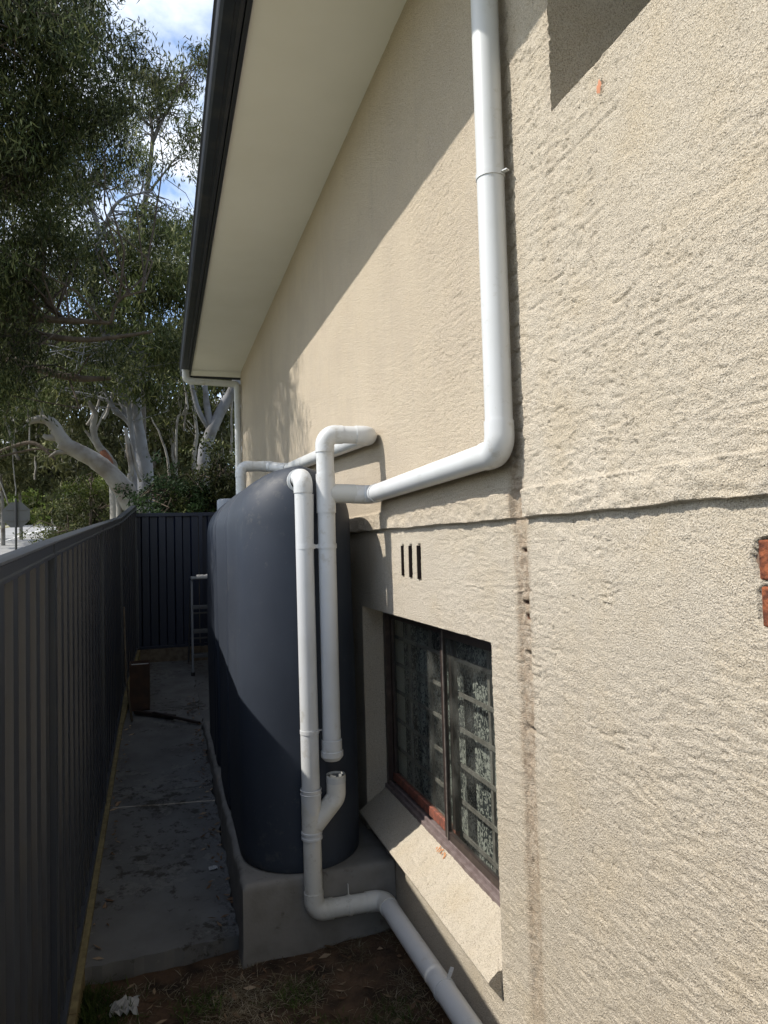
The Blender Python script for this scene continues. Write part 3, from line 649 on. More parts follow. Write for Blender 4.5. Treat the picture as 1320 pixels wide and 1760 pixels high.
# wye body, branch and open socket
MB().tube([(X1, Y1, Zc(-1.42)), (X1, Y1, Zc(-1.22))], R_+.004, 28).build('wye', M['pvc_old'], ov, autos=50)
for z in (-1.205, -1.225): collar(ov, (X1, Y1, Zc(z)), (0, 0, 1), h=.012, r=R_+.0085)
collar(ov, (X1, Y1, Zc(-1.43)), (0, 0, 1), h=.04, r=R_+.007)
w0 = (X1, Y1, Zc(-1.40)); w1 = (X2+.018, Y1-.0, Zc(-1.262)); w2 = (X2+.018, Y1, Zc(-1.15))
A = arc(w0, w1, w2, .06)
MB().tube([np.array(w0)+(A[0]-np.array(w0))*.15]+A+[w2], R_+.003, 28, cap=False).build('wye_branch', M['pvc_old'], ov, autos=50)
MB().lathe((X2+.018, Y1, Zc(-1.19)), [(.044, 0), (.049, .002), (.049, .03), (.0445, .031)]).build('socket', M['pvc_grey'], ov, autos=30)
MB().lathe((X2+.018, Y1, Zc(-1.162)), [(.0445, 0), (.041, .0), (.040, -.03), (0.001, -.031)]).build('socket_bore', mat('bore_grey', (.16, .165, .16), .8, .15), ov, smooth=True)
b0 = (X1+.003, Y1, Zc(-1.80)); b1 = (1.048, 3.485, Zc(-1.80)); b2 = (1.048, .4, Zc(-1.715))
u1, u2 = elbow(ov, (X1, Y1, Zc(-1.4)), b0, b1, 'pvc_old', rb=.055, sock=.04); pipe(ov, (X1, Y1, Zc(-1.42)), u1, 'pvc_old')
v1, v2 = elbow(ov, b0, b1, b2, 'pvc_old', rb=.055, sock=.04); pipe(ov, u2, v1, 'pvc_old'); pipe(ov, v2, b2, 'pvc')
clip_band(ov, (.87, 3.49, Zc(-1.80)), (1, 0, 0), (0, .25, 1), 'pvc_old', lug=.05)
clip_band(ov, (1.048, 2.68, Zc(-1.778)), (0, 1, 0), (.45, 0, 1), 'pvc', lug=.04)
# --- far downpipe
fd = thing('downpipe', 'white downpipe from the gutter corner at the far end of the house', 'downpipe', (1.03, 9.9, Zc(.5)), 'white downpipes on the wall')
f0 = (.345, 9.98, Zc(2.47)); f1 = (.345, 9.98, Zc(2.32)); f2 = (1.045, 9.98, Zc(2.30)); f3 = (1.045, 9.98, Zc(.62)); f4 = (1.045, 9.2, Zc(.60))
a1, a2 = elbow(fd, f0, f1, f2, rb=.07, sock=.03); pipe(fd, f0, a1); b1_, b2_ = elbow(fd, f1, f2, f3, rb=.05, sock=.03); pipe(fd, a2, b1_)
c1_, c2_ = elbow(fd, f2, f3, (1.045+.1, 9.9, Zc(.60)), rb=.05, sock=.03) if False else elbow(fd, f2, f3, f4, rb=.05, sock=.03)
pipe(fd, b2_, c1_); pipe(fd, c2_, (1.045, 7.0, Zc(.58)))
clip_band(fd, (1.045, 9.98, Zc(1.5)), (0, 0, 1), (1, -.6, 0), lug=.03)
MB().tube([(.345, 9.98, Zc(2.475)), (.345, 9.98, Zc(2.45))], .052, 20).build('outlet', M['pvc'], fd)
# ================================================================== TANK
tank = thing('water_tank', 'dark blue grey slimline plastic water tank on a concrete plinth', 'water tank', (.70, 5.15, Zc(-1.64)))
def tank_body():
    Rr = .318; Y0, Y1_ = 3.555, 6.75; cxx = .70; zb, zt = -1.638, .425; ns_ = 40; nl = 110; rs = .30
    levels = [(zb, .012), (zb+.012, 0)]+[(z, 0) for z in np.linspace(zb+.05, zt-rs, 26)]
    levels += [(zt-rs+rs*math.sin(a), rs*(1-math.cos(a))) for a in np.linspace(.08, math.pi/2, 22)]
    V = []
    for z, o in levels:
        r = Rr-o; pts = []
        ya, yb = Y0+Rr, Y1_-Rr
        for k in range(ns_+1): a = math.pi*k/ns_; pts.append((cxx+r*math.cos(a), ya-(Rr-o*.42)*math.sin(a), 0))
        for k in range(1, nl): t = k/nl; pts.append((cxx-r, ya+(yb-ya)*t, 1))
        for k in range(ns_+1): a = math.pi+math.pi*k/ns_; pts.append((cxx+r*math.cos(a), yb-r*math.sin(a), 0))
        for k in range(1, nl): t = k/nl; pts.append((cxx+r, yb-(yb-ya)*t, 2))
        for x, y, s in pts:
            g = 0
            for gy, wd, dp_ in ((4.50, .04, .03), (5.36, .09, .095), (5.72, .04, .03)):
                g += dp_*math.exp(-((y-gy)/wd)**4)
            lump = .004*math.sin(z*3.1+y*2)+.003*math.sin(y*7+z*2.3)
            sgn = 1 if x < cxx else -1
            fr_ = max(0.0, min(1.0, abs(x-cxx)/max(r, 1e-4)))
            x2 = x+sgn*(g+lump)*fr_
            z2 = z - (g*.9*(1-fr_*.6) if z > zt-rs else 0)*min(1, (z-(zt-rs))/.15 if z > zt-rs else 0)
            V.append((x2, y, Zc(z2)))
    n = len(V)//len(levels); F = []
    for i in range(len(levels)-1):
        for k in range(n): k2 = (k+1) % n; F.append((i*n+k, (i+1)*n+k, (i+1)*n+k2, i*n+k2))
    F.append(tuple((len(levels)-1)*n+k for k in range(n-1, -1, -1)))
    mb = MB(); mb.add(V, F); return mb
tank_body().build('tank_body', M['tank'], tank, autos=60)
MB().lathe((.565, 6.28, Zc(.30)), [(.10, 0), (.10, .11), (.092, .12), (.085, .125), (.001, .128)]).build('tank_lid', M['pvc_grey'] if False else mat('lid_grey', (.22, .24, .27), .5, .4), tank, autos=40)
MB().lathe((X1-.01, 3.60, Zc(.335)), [(.058, 0), (.062, -.012), (.062, -.03), (.05, -.034), (.05, -.04)], axis='y').build('outlet_flange', M['pvc'], tank, autos=40)
# plinth with rounded trowelled edge
def plinth():
    y0, y1 = 3.53, 6.95; zt = -1.64; prof = []
    xl = .352
    prof = [(xl-.012, -2.1), (xl-.004, -1.9), (xl, -1.68)]+[(xl+.028-.028*math.cos(a), -1.668+.028*math.sin(a)) for a in np.linspace(0, math.pi/2, 7)]+[(x, zt) for x in np.linspace(.42, 1.128, 12)]
    V = []; F = []; n = len(prof); ys_ = [y0]*1+list(np.linspace(y0+.03, y1, 60))
    rows = []
    # front face rows (bottom -> top edge) folded round the front
    for yoff, dz in ((-.012, -.46), (-.006, -.25), (0, -.04), (.004, -.018), (.012, -.005), (.028, 0)):
        r = []
        for (x, z) in prof:
            if dz < -.03: zz_ = min(z, zt+dz) 
            else: zz_ = z+min(0, dz)*(1 if z > -1.66 else 0)
            r.append((x, y0+yoff, zz_))
        rows.append(r)
    for y in np.linspace(y0+.06, y1, 60):
        rows.append([(x+.004*math.sin(y*17)+.003*math.sin(y*41), y, z+.003*math.sin(y*7+x*9)) for (x, z) in prof])
    for r in rows: V += [(x, y, Zc(z)) for x, y, z in r]
    for j in range(len(rows)-1):
        for i in range(n-1): F.append((j*n+i, j*n+i+1, (j+1)*n+i+1, (j+1)*n+i))
    return MB().add(V, F)
pl = plinth().build('plinth', M['plinth'], autos=60); tag(pl, 'low concrete plinth with rounded edge carrying the dark water tank', 'plinth')
# crumbled mortar along the plinth foot on the path
mo = MB()
for k in range(420):
    y = 3.70+3.0*random.random()**1.4; x = .338-abs(random.gauss(0, .04)); r = random.uniform(.002, .011); z = path_z(y)+r*.2
    q = [(x+r*random.uniform(.6, 1.2)*math.cos(a), y+r*random.uniform(.6, 1.3)*math.sin(a), z) for a in np.linspace(0, 5.2, 6)]
    mo.add(q+[(x, y, z+r*random.uniform(.4, .9))], [(i, (i+1) % 6, 6) for i in range(6)])
tag(mo.build('mortar_crumbs', M['concrete']), 'crumbs of mortar strewn along the foot of the concrete plinth', 'mortar crumbs', kind='stuff')
# ================================================================== FENCES
def ftop(y): return Zc(float(np.interp(y, [-3, 2.09, 3.0, 5.39, 7.87, 9.5], [-.36, -.02, .044, .196, .35, .575])))
def fbot(y): return Zc(float(np.interp(y, [-3, 3.34, 7, 9.5], [-2.02, -1.985, -1.665, -1.29])))
def fx(y): return float(np.interp(y, [-3, 7.87, 9.5], [-.41, -.405, -.315]))
fence = thing('side_fence', 'tall charcoal corrugated steel fence along the left of the path', 'fence', (-.41, 3, 0))
def ribbed(parent, y0, y1, n, xf, zb, zt, m, along='y'):
    prof = [(0, -.04), (.07, -.04), (.088, 0), (.165, 0), (.182, -.04), (.197, -.04)]; V = []; F = []
    pts = []
    for k in range(n):
        for (a, d) in prof[:-1]: pts.append((k*.197+a, d))
    pts.append((n*.197, -.04)); s = (y1-y0)/(n*.197)
    for a, d in pts:
        q = y0+a*s
        for zf in (zb, zt): V.append((xf(q)+d, q, zf(q)) if along == 'y' else (q, xf(q)-d, zf(q)))
    F = [(2*i, 2*i+2, 2*i+3, 2*i+1) for i in range(len(pts)-1)]
    o = MB().add(V, F).build('sheet', m, parent); sm = o.modifiers.new('thickness', 'SOLIDIFY'); sm.thickness = .003; sm.offset = 0; return o
posts = [-1.8, .6, 3.0, 5.39, 7.87, 9.55]
for k, y in enumerate(posts):
    x = fx(y)
    if k == 0: continue
    mb = MB(); mb.box(x-.05, x+.010, y-.003, y+.0, fbot(y)-.3, ftop(y)-.004); mb.box(x-.05, x-.044, y, y+.05, fbot(y)-.3, ftop(y)-.004); mb.box(x+.004, x+.010, y, y+.05, fbot(y)-.3, ftop(y)-.004)
    mb.build('post', M['fence'], fence)
for a, b in zip(posts[:-1], posts[1:]):
    L_ = (b-a-.04)/3 if b-a > 2 else (b-a-.04)/2; m_ = 3 if b-a > 2 else 2
    for k in range(m_):
        ribbed(fence, a+.035+L_*k, a+.035+L_*(k+1), 4, lambda y: fx(y)-.010, fbot, lambda y: ftop(y)-.03, M['fence'])
    for zf, nm in ((lambda y: ftop(y), 'top_rail'), (lambda y: fbot(y)+.045, 'bottom_rail')):
        V = []; hgt = .062 if nm == 'top_rail' else .035
        pr = [(.012, -hgt), (.012, -hgt+.012), (.006, -hgt+.015), (.006, -.014), (.012, -.010), (.010, -.002), (-.012, 0), (-.05, -.002), (-.054, -.012), (-.054, -hgt)] if nm == 'top_rail' else [(.008, -hgt), (.008, 0), (-.05, 0), (-.05, -hgt)]
        for y in (a-.001, b-.004): V += [(fx(y)+dx, y, zf(y)+dz) for dx, dz in pr]
        n = len(pr); MB().add(V, [(i, n+i, n+(i+1) % n, (i+1) % n) for i in range(n)]+[tuple(range(n)), tuple(range(2*n-1, n-1, -1))]).build(nm, M['fence'], fence, bevel=.001)
for y0_, y1_ in ((-1.5, 3.34), (3.344, 7.0), (7.004, 9.5)):
    MB().add([(fx(y)+dx, y, fbot(y)+dz) for y in (y0_, y1_) for dx, dz in ((-.02, -.25), (.038, -.25), (.038, .028), (-.02, .028))], [(0,1,2,3), (7,6,5,4), (0,4,5,1), (1,5,6,2), (2,6,7,3), (3,7,4,0)]).build('kickboard', M['pine'], fence, bevel=.003)
bf = thing('back_fence', 'steel fence, navy with painted sky reflection, closing the far end of the side path', 'fence', (.3, 9.56, Zc(-1.3)))
zt_b = lambda x: Zc(.470); zb_b = lambda x: Zc(-1.262)
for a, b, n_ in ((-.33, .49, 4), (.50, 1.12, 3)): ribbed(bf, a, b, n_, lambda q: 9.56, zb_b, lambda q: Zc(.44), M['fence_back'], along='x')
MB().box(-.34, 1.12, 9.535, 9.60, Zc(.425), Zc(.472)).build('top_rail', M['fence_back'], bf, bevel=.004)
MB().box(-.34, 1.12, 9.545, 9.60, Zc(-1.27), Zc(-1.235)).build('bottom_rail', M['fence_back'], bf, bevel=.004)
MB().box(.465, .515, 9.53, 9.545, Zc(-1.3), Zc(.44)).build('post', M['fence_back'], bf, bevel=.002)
MB().box(-.300, -.290, 9.515, 9.54, Zc(-1.26), Zc(-.0)).build('edge_trim', M['alu'], bf)
mb = MB().box(-.40, 1.12, 9.515, 9.57, Zc(-1.50), Zc(-1.272)); tag(mb.build('timber_sleeper', M['sleeper'], bevel=.006), 'brown timber sleeper lying under the far steel fence', 'sleeper')
# ================================================================== LADDER
lad = thing('step_ladder', 'aluminium step ladder half hidden behind the far end of the tank', 'step ladder', (.55, 9.0, path_z(8.9)))
yf, yt, yb = 8.72, 8.98, 9.32; zt_l = Zc(-.375)
for x in (.335, .80):
    s = 1 if x < .5 else -1
    MB().bar((x, yf, path_z(yf)+.02), (x+.01*s, yt, zt_l), .028, .05, (0, 1, 0)).build('rail', M['alu'], lad, bevel=.003)
    MB().bar((x-.03*s, yb, path_z(yb)+.02), (x+.005*s, yt+.05, zt_l-.02), .022, .026, (0, 1, 0)).build('rear_leg', M['alu'], lad)
    MB().box(x-.022, x+.022, yf-.03, yf+.03, path_z(yf), path_z(yf)+.04).build('foot', M['black'], lad, bevel=.004)
for t in (.2, .45, .7):
    y = yf+(yt-yf)*t; z = path_z(yf)+(zt_l-path_z(yf))*t
    MB().box(.345, .79, y-.045, y+.045, z-.022, z+.022).build('step', M['alu'], lad, bevel=.004)
for t in (.3, .6):
    y = yb+(yt-yb)*t; z = path_z(yb)+(zt_l-path_z(yb))*t
    MB().bar((.33, y, z), (.80, y, z), .015, .02).build('brace', M['alu'], lad)
MB().box(.33, .81, yt-.10, yt+.09, zt_l, zt_l+.03).build('top_plate', mat('ladder_top', (.30, .30, .29), .5, .4), lad, bevel=.01)
cl = MB(); V = []; 
for j in range(9):
    for i in range(13): V.append((.40+.30*i/12, yt-.09+.16*j/8, zt_l+.034+.028*float(fbm(np.array([i*.5]), np.array([j*.6]), 3, 12)[0])*math.sin(math.pi*j/8)**.5))
cl.add(V, [(j*13+i, j*13+i+1, (j+1)*13+i+1, (j+1)*13+i) for j in range(8) for i in range(12)])
o = cl.build('rag', mat('grey_rag', (.3, .3, .3), .9, .1), smooth=True); sm = o.modifiers.new('thickness', 'SOLIDIFY'); sm.thickness = .006; tag(o, 'pale crumpled rag lying on the top of the step ladder', 'rag')
# ================================================================== CARTON, BARS, STICK
bx = thing('carton', 'tall open brown cardboard carton by the fence at the far end', 'cardboard box', (-.225, 7.68, path_z(7.6)))
x0, x1, y0, y1, zb, zt = -.325, -.135, 7.54, 7.82, path_z(7.54), Zc(-1.15)
mb = MB(); mb.box(x0, x1, y0, y0+.008, zb, zt); mb.box(x0, x1, y1-.008, y1, zb, zt); mb.box(x0, x0+.008, y0+.008, y1-.008, zb, zt); mb.box(x1-.008, x1, y0+.008, y1-.008, zb, zt); mb.box(x0, x1, y0, y1, zb, zb+.008)
mb.build('carton_body', M['carton'], bx)
mb = MB(); mb.box(x0+.012, x1-.012, y0+.012, y1-.012, zb+.01, zt-.03); mb.build('packing', M['white'], bx)
mb = MB(); mb.bar((x1, y0+.01, zt), (x1+.03, y0+.01, zt-.0), .004, .2, (0, 1, 0)) if False else mb.add([(x1, y0, zt), (x1, y1, zt), (x1+.012, y1-.02, zt+.06), (x1+.012, y0+.03, zt+.06)], [(0, 1, 2, 3)]); mb.build('flap', M['carton'], bx)
pz = path_z
mb = MB().bar((-.27, 7.42, pz(7.42)+.03), (.10, 7.18, pz(7.18)+.022), .05, .03); tag(mb.build('timber_offcut', M['rust_and_shade'], bevel=.004), 'short dark timber offcut on path against the carton', 'timber offcut')
mb = MB().bar((-.10, 7.26, pz(7.26)+.055), (.32, 6.93, pz(6.93)+.02), .028, .022); tag(mb.build('steel_bar', M['rust_and_shade'], bevel=.003), 'long dark steel bar lying across the path toward the tank', 'bar')
mb = MB().tube([(-.29, 7.2, pz(7.2)+.01), (-.345, 7.28, pz(7.28)+.40), (-.36, 7.35, Zc(-.55))], [.011, .010, .008], 8); tag(mb.build('stick', M['sleeper'], smooth=True), 'thin stick leaning on the side fence beside the carton', 'stick')
# ================================================================== ROAD SIGN
sg = thing('road_sign', 'back of an eight sided road sign on a thin pole beyond the fence', 'road sign', (-3.05, 17.2, float(ground_z(0, 17.2))-.06))
cs = at(28, 885, 17.2); r = .30
V = []; 
for yy in (-.004, .004):
    for k in range(8): a = math.pi/8+k*math.pi/4; V.append((cs[0]+r*math.cos(a)*.98, 17.2+yy, cs[2]+r*math.sin(a)))
MB().add(V, [tuple(range(8)), tuple(range(15, 7, -1))]+[(k, 8+k, 8+(k+1) % 8, (k+1) % 8) for k in range(8)]).build('sign_plate', M['sign'], sg)
MB().tube([(cs[0], 17.16, float(ground_z(0, 17.2))-.1), (cs[0], 17.16, cs[2]+.36)], .024, 12).build('pole', mat('sign_pole', (.05, .05, .05), .5, .4, .4), sg, autos=40)
for dz in (-.12, .12): MB().box(cs[0]-.22, cs[0]+.22, 17.178, 17.194, cs[2]+dz-.015, cs[2]+dz+.015).build('bracket', M['sign'], sg)
# ================================================================== FOLIAGE
def leaves(C0, n_per, spread, ln, wd, droop=1.0, flat=.0):
    """hanging leaf blades round clump centres C0 (k,3)"""
    k = len(C0); n = k*n_per
    c = np.repeat(C0, n_per, 0); 
    g = rng.normal(size=(n, 3)); g /= np.linalg.norm(g, axis=1)[:, None]; g *= (rng.random((n, 1))**.5)
    c = c + g*spread*np.array([1, 1, .75])
    d = rng.normal(size=(n, 3))*.62 + np.array([0, 0, -droop]); d /= np.linalg.norm(d, axis=1)[:, None]
    s = np.cross(d, rng.normal(size=(n, 3))); s /= np.linalg.norm(s, axis=1)[:, None]
    L_ = ln*rng.uniform(.6, 1.25, (n, 1)); W_ = wd*rng.uniform(.7, 1.2, (n, 1))
    a = c-d*L_*.5; b = c+s*W_*.5-d*L_*.1; e = c+d*L_*.5; f = c-s*W_*.5-d*L_*.1
    V = np.stack([a, b, e, f], 1).reshape(-1, 3); F = np.arange(n*4).reshape(-1, 4); return V, F
def clumps(blobs, dens):
    out_ = []
    for (c, r, m) in blobs:
        n = int(m*dens); k = max(2, n//7); g = rng.normal(size=(k, 3)); g /= np.linalg.norm(g, axis=1)[:, None]; g *= rng.random((k, 1))**.4
        cen = np.array(c)+g*np.array(r); sp_r = .30*(max(r)/1.2)**.5
        out_.append(cen[rng.integers(0, k, n)]+rng.normal(size=(n, 3))*np.array([sp_r, sp_r, sp_r*.75])*.8)
    return np.concatenate(out_)
def wiggle(pts, rads, sub=5, amp=.025, seed=0):
    pts = [np.array(p, float) for p in pts]; P = []; Rd = []; rr = random.Random(seed)
    for i in range(len(pts)-1):
        p0 = pts[max(0, i-1)]; p1 = pts[i]; p2 = pts[i+1]; p3 = pts[min(len(pts)-1, i+2)]
        for k in range(sub):
            t = k/sub; q = .5*((2*p1)+(-p0+p2)*t+(2*p0-5*p1+4*p2-p3)*t*t+(-p0+3*p1-3*p2+p3)*t**3)
            P.append(q+np.array([rr.gauss(0, 1), rr.gauss(0, 1), rr.gauss(0, 1)])*amp*rads[i]); Rd.append(rads[i]*(1-t)+rads[i+1]*t)
    P.append(pts[-1]); Rd.append(rads[-1]); return P, [r_*(1+.03*rr.uniform(-1, 1)) for r_ in Rd]
def tree(name, label, loc, stems, blobs, leafm, barkm, dens=1., n_per=40, spread=.32, ln=.13, wd=.026, twig=.3, cat='tree', group=None, droop=1., extra=None):
    t = thing(name, label, cat, loc, group or ('gum trees behind the fences' if name == 'gum_tree' else 'bushes behind the fences' if name == 'bush' else None))
    mb = MB(); allp = []
    for k, (pts, rads) in enumerate(stems):
        P, Rd = wiggle(pts, rads, seed=k+len(name)); mb.tube(P, Rd, 10); allp += P
    if stems: mb.build('trunk', M[barkm], t, smooth=True)
    if blobs:
        cc = clumps(blobs, dens)
        Vl, Fl = leaves(cc, n_per, spread, ln, wd, droop)
        tw = MB()
        if twig and allp:
            AP = np.array(allp)
            for c in cc[rng.random(len(cc)) < twig]:
                # twig from a point part-way to the nearest stem
                q = AP[np.argmin(((AP-c)**2).sum(1)+rng.random(len(AP))*3.0)]
                d = c-q; ld_ = np.linalg.norm(d); 
                if ld_ > 2.2: q = c-d/ld_*2.2*rng.uniform(.5, 1)
                q1 = (q*2+c)/3+rng.normal(size=3)*.14*ld_**.5+np.array([0, 0, .12]); md = (q+c*2)/3+rng.normal(size=3)*.12*ld_**.5+np.array([0, 0, .16])
                tw.tube([q, q1, md, c], [.015, .012, .008, .003], 4, cap=False)
            tag(tw.build('twigs', M[barkm], t, smooth=True), kind='stuff')
        fast_mesh('crown', Vl, Fl, M[leafm], t)
    return t
gz = lambda x, y: float(ground_z(x, y))-.1
def B(px, py, Y, rx, ry, rz, m): return (at(px, py, Y), (rx, ry, rz), m)
# A : nearest dark gum, shades the far end of the wall
tree('gum_tree', 'nearest dark gum tree filling the top left corner above the fence', (-4.2, 8.6, gz(-4, 8.6)),
     [([(-4.2, 8.6, gz(-4, 8.6)), (-4.0, 8.5, 3.2), (-3.4, 8.5, 5.4), (-2.9, 8.4, 8.5)], [.32, .26, .2, .1]), ([(-3.8, 8.5, 4.2), (-2.8, 8.8, 5.6), (-1.6, 9.2, 6.4)], [.16, .1, .05]),
      ([(-3.6, 8.4, 4.9), (-2.9, 7.2, 6.3), (-2.0, 6.6, 7.2)], [.14, .09, .04]),
      ([at(-60, 545, 9.2), at(20, 545, 9.0), at(100, 550, 8.8), at(190, 555, 8.6)], [.07, .055, .04, .02]), ([at(-60, 560, 9.2), at(40, 572, 9.0), at(150, 584, 8.8), at(262, 570, 8.6)], [.06, .045, .03, .015]),
      ([at(-40, 600, 9.8), at(60, 632, 9.4), at(130, 650, 9.2), at(190, 650, 9.1)], [.07, .055, .045, .02]), ([at(75, 520, 9), at(110, 548, 8.9)], [.02, .025]), ([at(190, 555, 8.6), at(205, 515, 8.5), at(250, 500, 8.4)], [.02, .015, .01])],
     [((-2.7, 7.0, 6.4), (1.6, 1.0, 1.3), 150), ((-1.9, 7.6, 7.3), (1.3, 1.3, 1.3), 140), ((-3.3, 8.6, 6.4), (1.7, 1.6, 1.7), 170), ((-1.5, 8.3, 7.8), (.8, 1.1, 1.1), 80), ((-2.6, 10.6, 7.0), (1.5, 1.1, 1.5), 120), ((-3.2, 7.0, 5.6), (1.0, .75, 1.15), 150),
      B(40, 250, 8.0, .7, 1, .8, 70), B(110, 120, 8.2, .65, 1, .9, 90), B(30, 80, 7.6, .7, 1, .9, 90), B(165, 60, 8.6, .3, .7, .6, 50), B(170, 200, 8.6, .4, .8, .6, 50), B(10, 400, 8.4, .5, 1, .8, 70),
      B(90, 350, 8.8, .5, .8, .6, 50), B(0, 560, 8.6, .3, .6, .9, 50), B(-10, 690, 8.6, .25, .5, .6, 40), B(40, 470, 9, .6, .8, .4, 45), B(120, 620, 9, .6, .5, .18, 14), B(200, 150, 9, .15, .4, .3, 12)],
     'leaf_dark', 'bark_dark', dens=1.25, n_per=72, spread=.26, ln=.09, wd=.016)
# B : gum with the grey forked stem in the middle of the picture
tree('gum_tree', 'bushy gum tree with a grey curved upper stem behind the back fence', tuple(at(190, 900, 14.2)[:2])+(gz(0, 14.2),),
     [([(at(236, 900, 14.2)[0], 14.2, gz(0, 14.2)), at(228, 760, 14.6), at(205, 640, 14.3), at(162, 520, 14.3), at(170, 400, 14.3), at(140, 320, 14.4)], [.05, .05, .055, .06, .05, .035]), ([at(168, 420, 14.3), at(200, 350, 14.2), at(250, 330, 14.2)], [.045, .03, .02])],
     [B(120, 300, 14.4, 1.1, 1, 1., 60), B(220, 420, 14.2, 1.0, 1, .6, 60), B(280, 480, 14, .7, 1, .7, 70), B(200, 540, 14.2, 1.2, 1, .7, 90), B(90, 450, 14.4, 1.1, 1, .9, 70), B(290, 600, 14, .45, .8, .55, 45), B(250, 660, 14, .8, .6, .25, 30),
      B(60, 640, 14.4, 1.2, 1, .5, 50), B(180, 620, 14.8, 1, .8, .3, 24), B(40, 350, 14.4, .8, 1, 1, 40), B(310, 400, 14, .25, .5, .5, 18), B(190, 230, 15, .9, 1, .8, 30)],
     'leaf_mid', 'bark_grey', dens=1.25, n_per=42, spread=.34, ln=.15, wd=.03)
# C : slim tree against the sky
tree('gum_tree', 'slender sparse gum tree with bare forking branches against the clouds', tuple(at(245, 900, 17)[:2])+(gz(0, 17),),
     [([(at(245, 900, 17)[0], 17, gz(0, 17)), at(243, 600, 17), at(243, 400, 17), at(252, 330, 17), at(262, 240, 17), at(256, 190, 17)], [.10, .09, .075, .06, .042, .02]),
      ([at(262, 245, 17), at(285, 195, 17), at(310, 150, 17)], [.045, .03, .015]), ([at(256, 215, 17), at(232, 190, 17), at(222, 170, 17)], [.035, .02, .012]), ([at(248, 340, 17), at(280, 300, 17), at(295, 280, 17)], [.035, .022, .012]),
      ([at(245, 385, 17), at(222, 330, 17), at(215, 300, 17)], [.03, .02, .012]), ([at(262, 240, 17), at(275, 200, 17), at(272, 150, 17)], [.03, .02, .012])],
     [B(300, 125, 17, .9, .8, .30, 26), B(356, 105, 17, .25, .8, .35, 12), B(262, 150, 17, .7, .8, .4, 22), B(300, 190, 17, .6, .8, .5, 18), B(225, 190, 17, .6, .8, .6, 16), B(310, 240, 17, .45, .8, .6, 18), B(240, 250, 17, .4, .6, .3, 7), B(225, 110, 17, .5, .8, .4, 14), B(350, 130, 17, .2, .5, .3, 5),
      B(325, 215, 17, .2, .4, .35, 4), B(320, 400, 17.5, .5, .6, .5, 20), B(290, 400, 17.5, .6, .6, .4, 20), B(235, 400, 17.5, .8, .6, .5, 26), B(345, 290, 20, .25, .4, .8, 12), B(200, 330, 18, .8, .6, .6, 10)],
     'leaf_mid', 'bark_brown', dens=1.3, n_per=36, spread=.34, ln=.16, wd=.032, twig=.55)
# D : leaning pale gum
Yd = 13.0
tree('leaning_gum', 'thick pale gum trunk leaning left over the fence corner', (at(232, 880, Yd)[0], Yd, gz(-.4, Yd)),
     [([(at(238, 880, Yd)[0], Yd, gz(-.4, Yd)), at(236, 905, Yd), at(222, 858, Yd), at(196, 820, Yd), at(160, 790, Yd), at(128, 773, Yd), at(102, 760, Yd)], [.23, .215, .19, .155, .14, .13, .11]),
      ([at(128, 775, Yd), at(104, 752, Yd), at(90, 728, Yd), at(70, 720, Yd), at(46, 726, Yd)], [.12, .115, .10, .075, .04]), ([at(120, 775, Yd), at(98, 778, Yd), at(84, 786, Yd)], [.06, .035, .015]), ([at(98, 752, Yd), at(82, 752, Yd), at(74, 748, Yd)], [.07, .05, .035]),
      ([at(74, 722, Yd), at(66, 690, Yd), at(56, 660, Yd), at(30, 620, Yd)], [.04, .03, .025, .012]),
      ([at(205, 905, Yd), at(205, 860, Yd), at(198, 830, Yd)], [.06, .055, .05])],
     [B(30, 660, Yd, .8, .8, .5, 30)], 'leaf_mid', 'bark', n_per=36, ln=.14, wd=.03, twig=.3)
tree('dead_branch', 'dark brown bough hanging behind the leaning pale gum', (at(60, 780, 13.6)[0], 13.6, gz(0, 13.6)),
     [([at(-30, 790, 13.6), at(20, 768, 13.6), at(60, 762, 13.5), at(95, 790, 13.4), at(75, 745, 13.5)][:4], [.025, .03, .035, .02]), ([at(-20, 790, 13.6), at(60, 772, 13.6), at(110, 778, 13.6)], [.018, .018, .01])], [], 'leaf_mid', 'bark_dark', cat='branch')
tree('gum_tree', 'slim gum with a strip of red bark behind the leaning trunk', (at(195, 900, 14.6)[0], 14.6, gz(0, 14.6)),
     [([(at(200, 900, 14.6)[0], 14.6, gz(0, 14.6)), at(196, 830, 14.6), at(188, 790, 14.6), at(168, 765, 14.6), at(160, 735, 14.6), at(163, 712, 14.6), at(152, 690, 14.6)], [.10, .095, .085, .07, .06, .05, .035]), ([at(168, 768, 14.6), at(155, 750, 14.6), at(146, 740, 14.6)], [.05, .035, .02])],
     [], 'leaf_mid', 'bark')
tr = bpy.data.objects['gum_tree.003']; P_, R2 = wiggle([at(193, 822, 14.55), at(187, 795, 14.55), at(176, 775, 14.55)], [.07, .088, .06], seed=4)
MB().tube(P_, R2, 10).build('red_bark', M['bark_red'], tr, smooth=True)
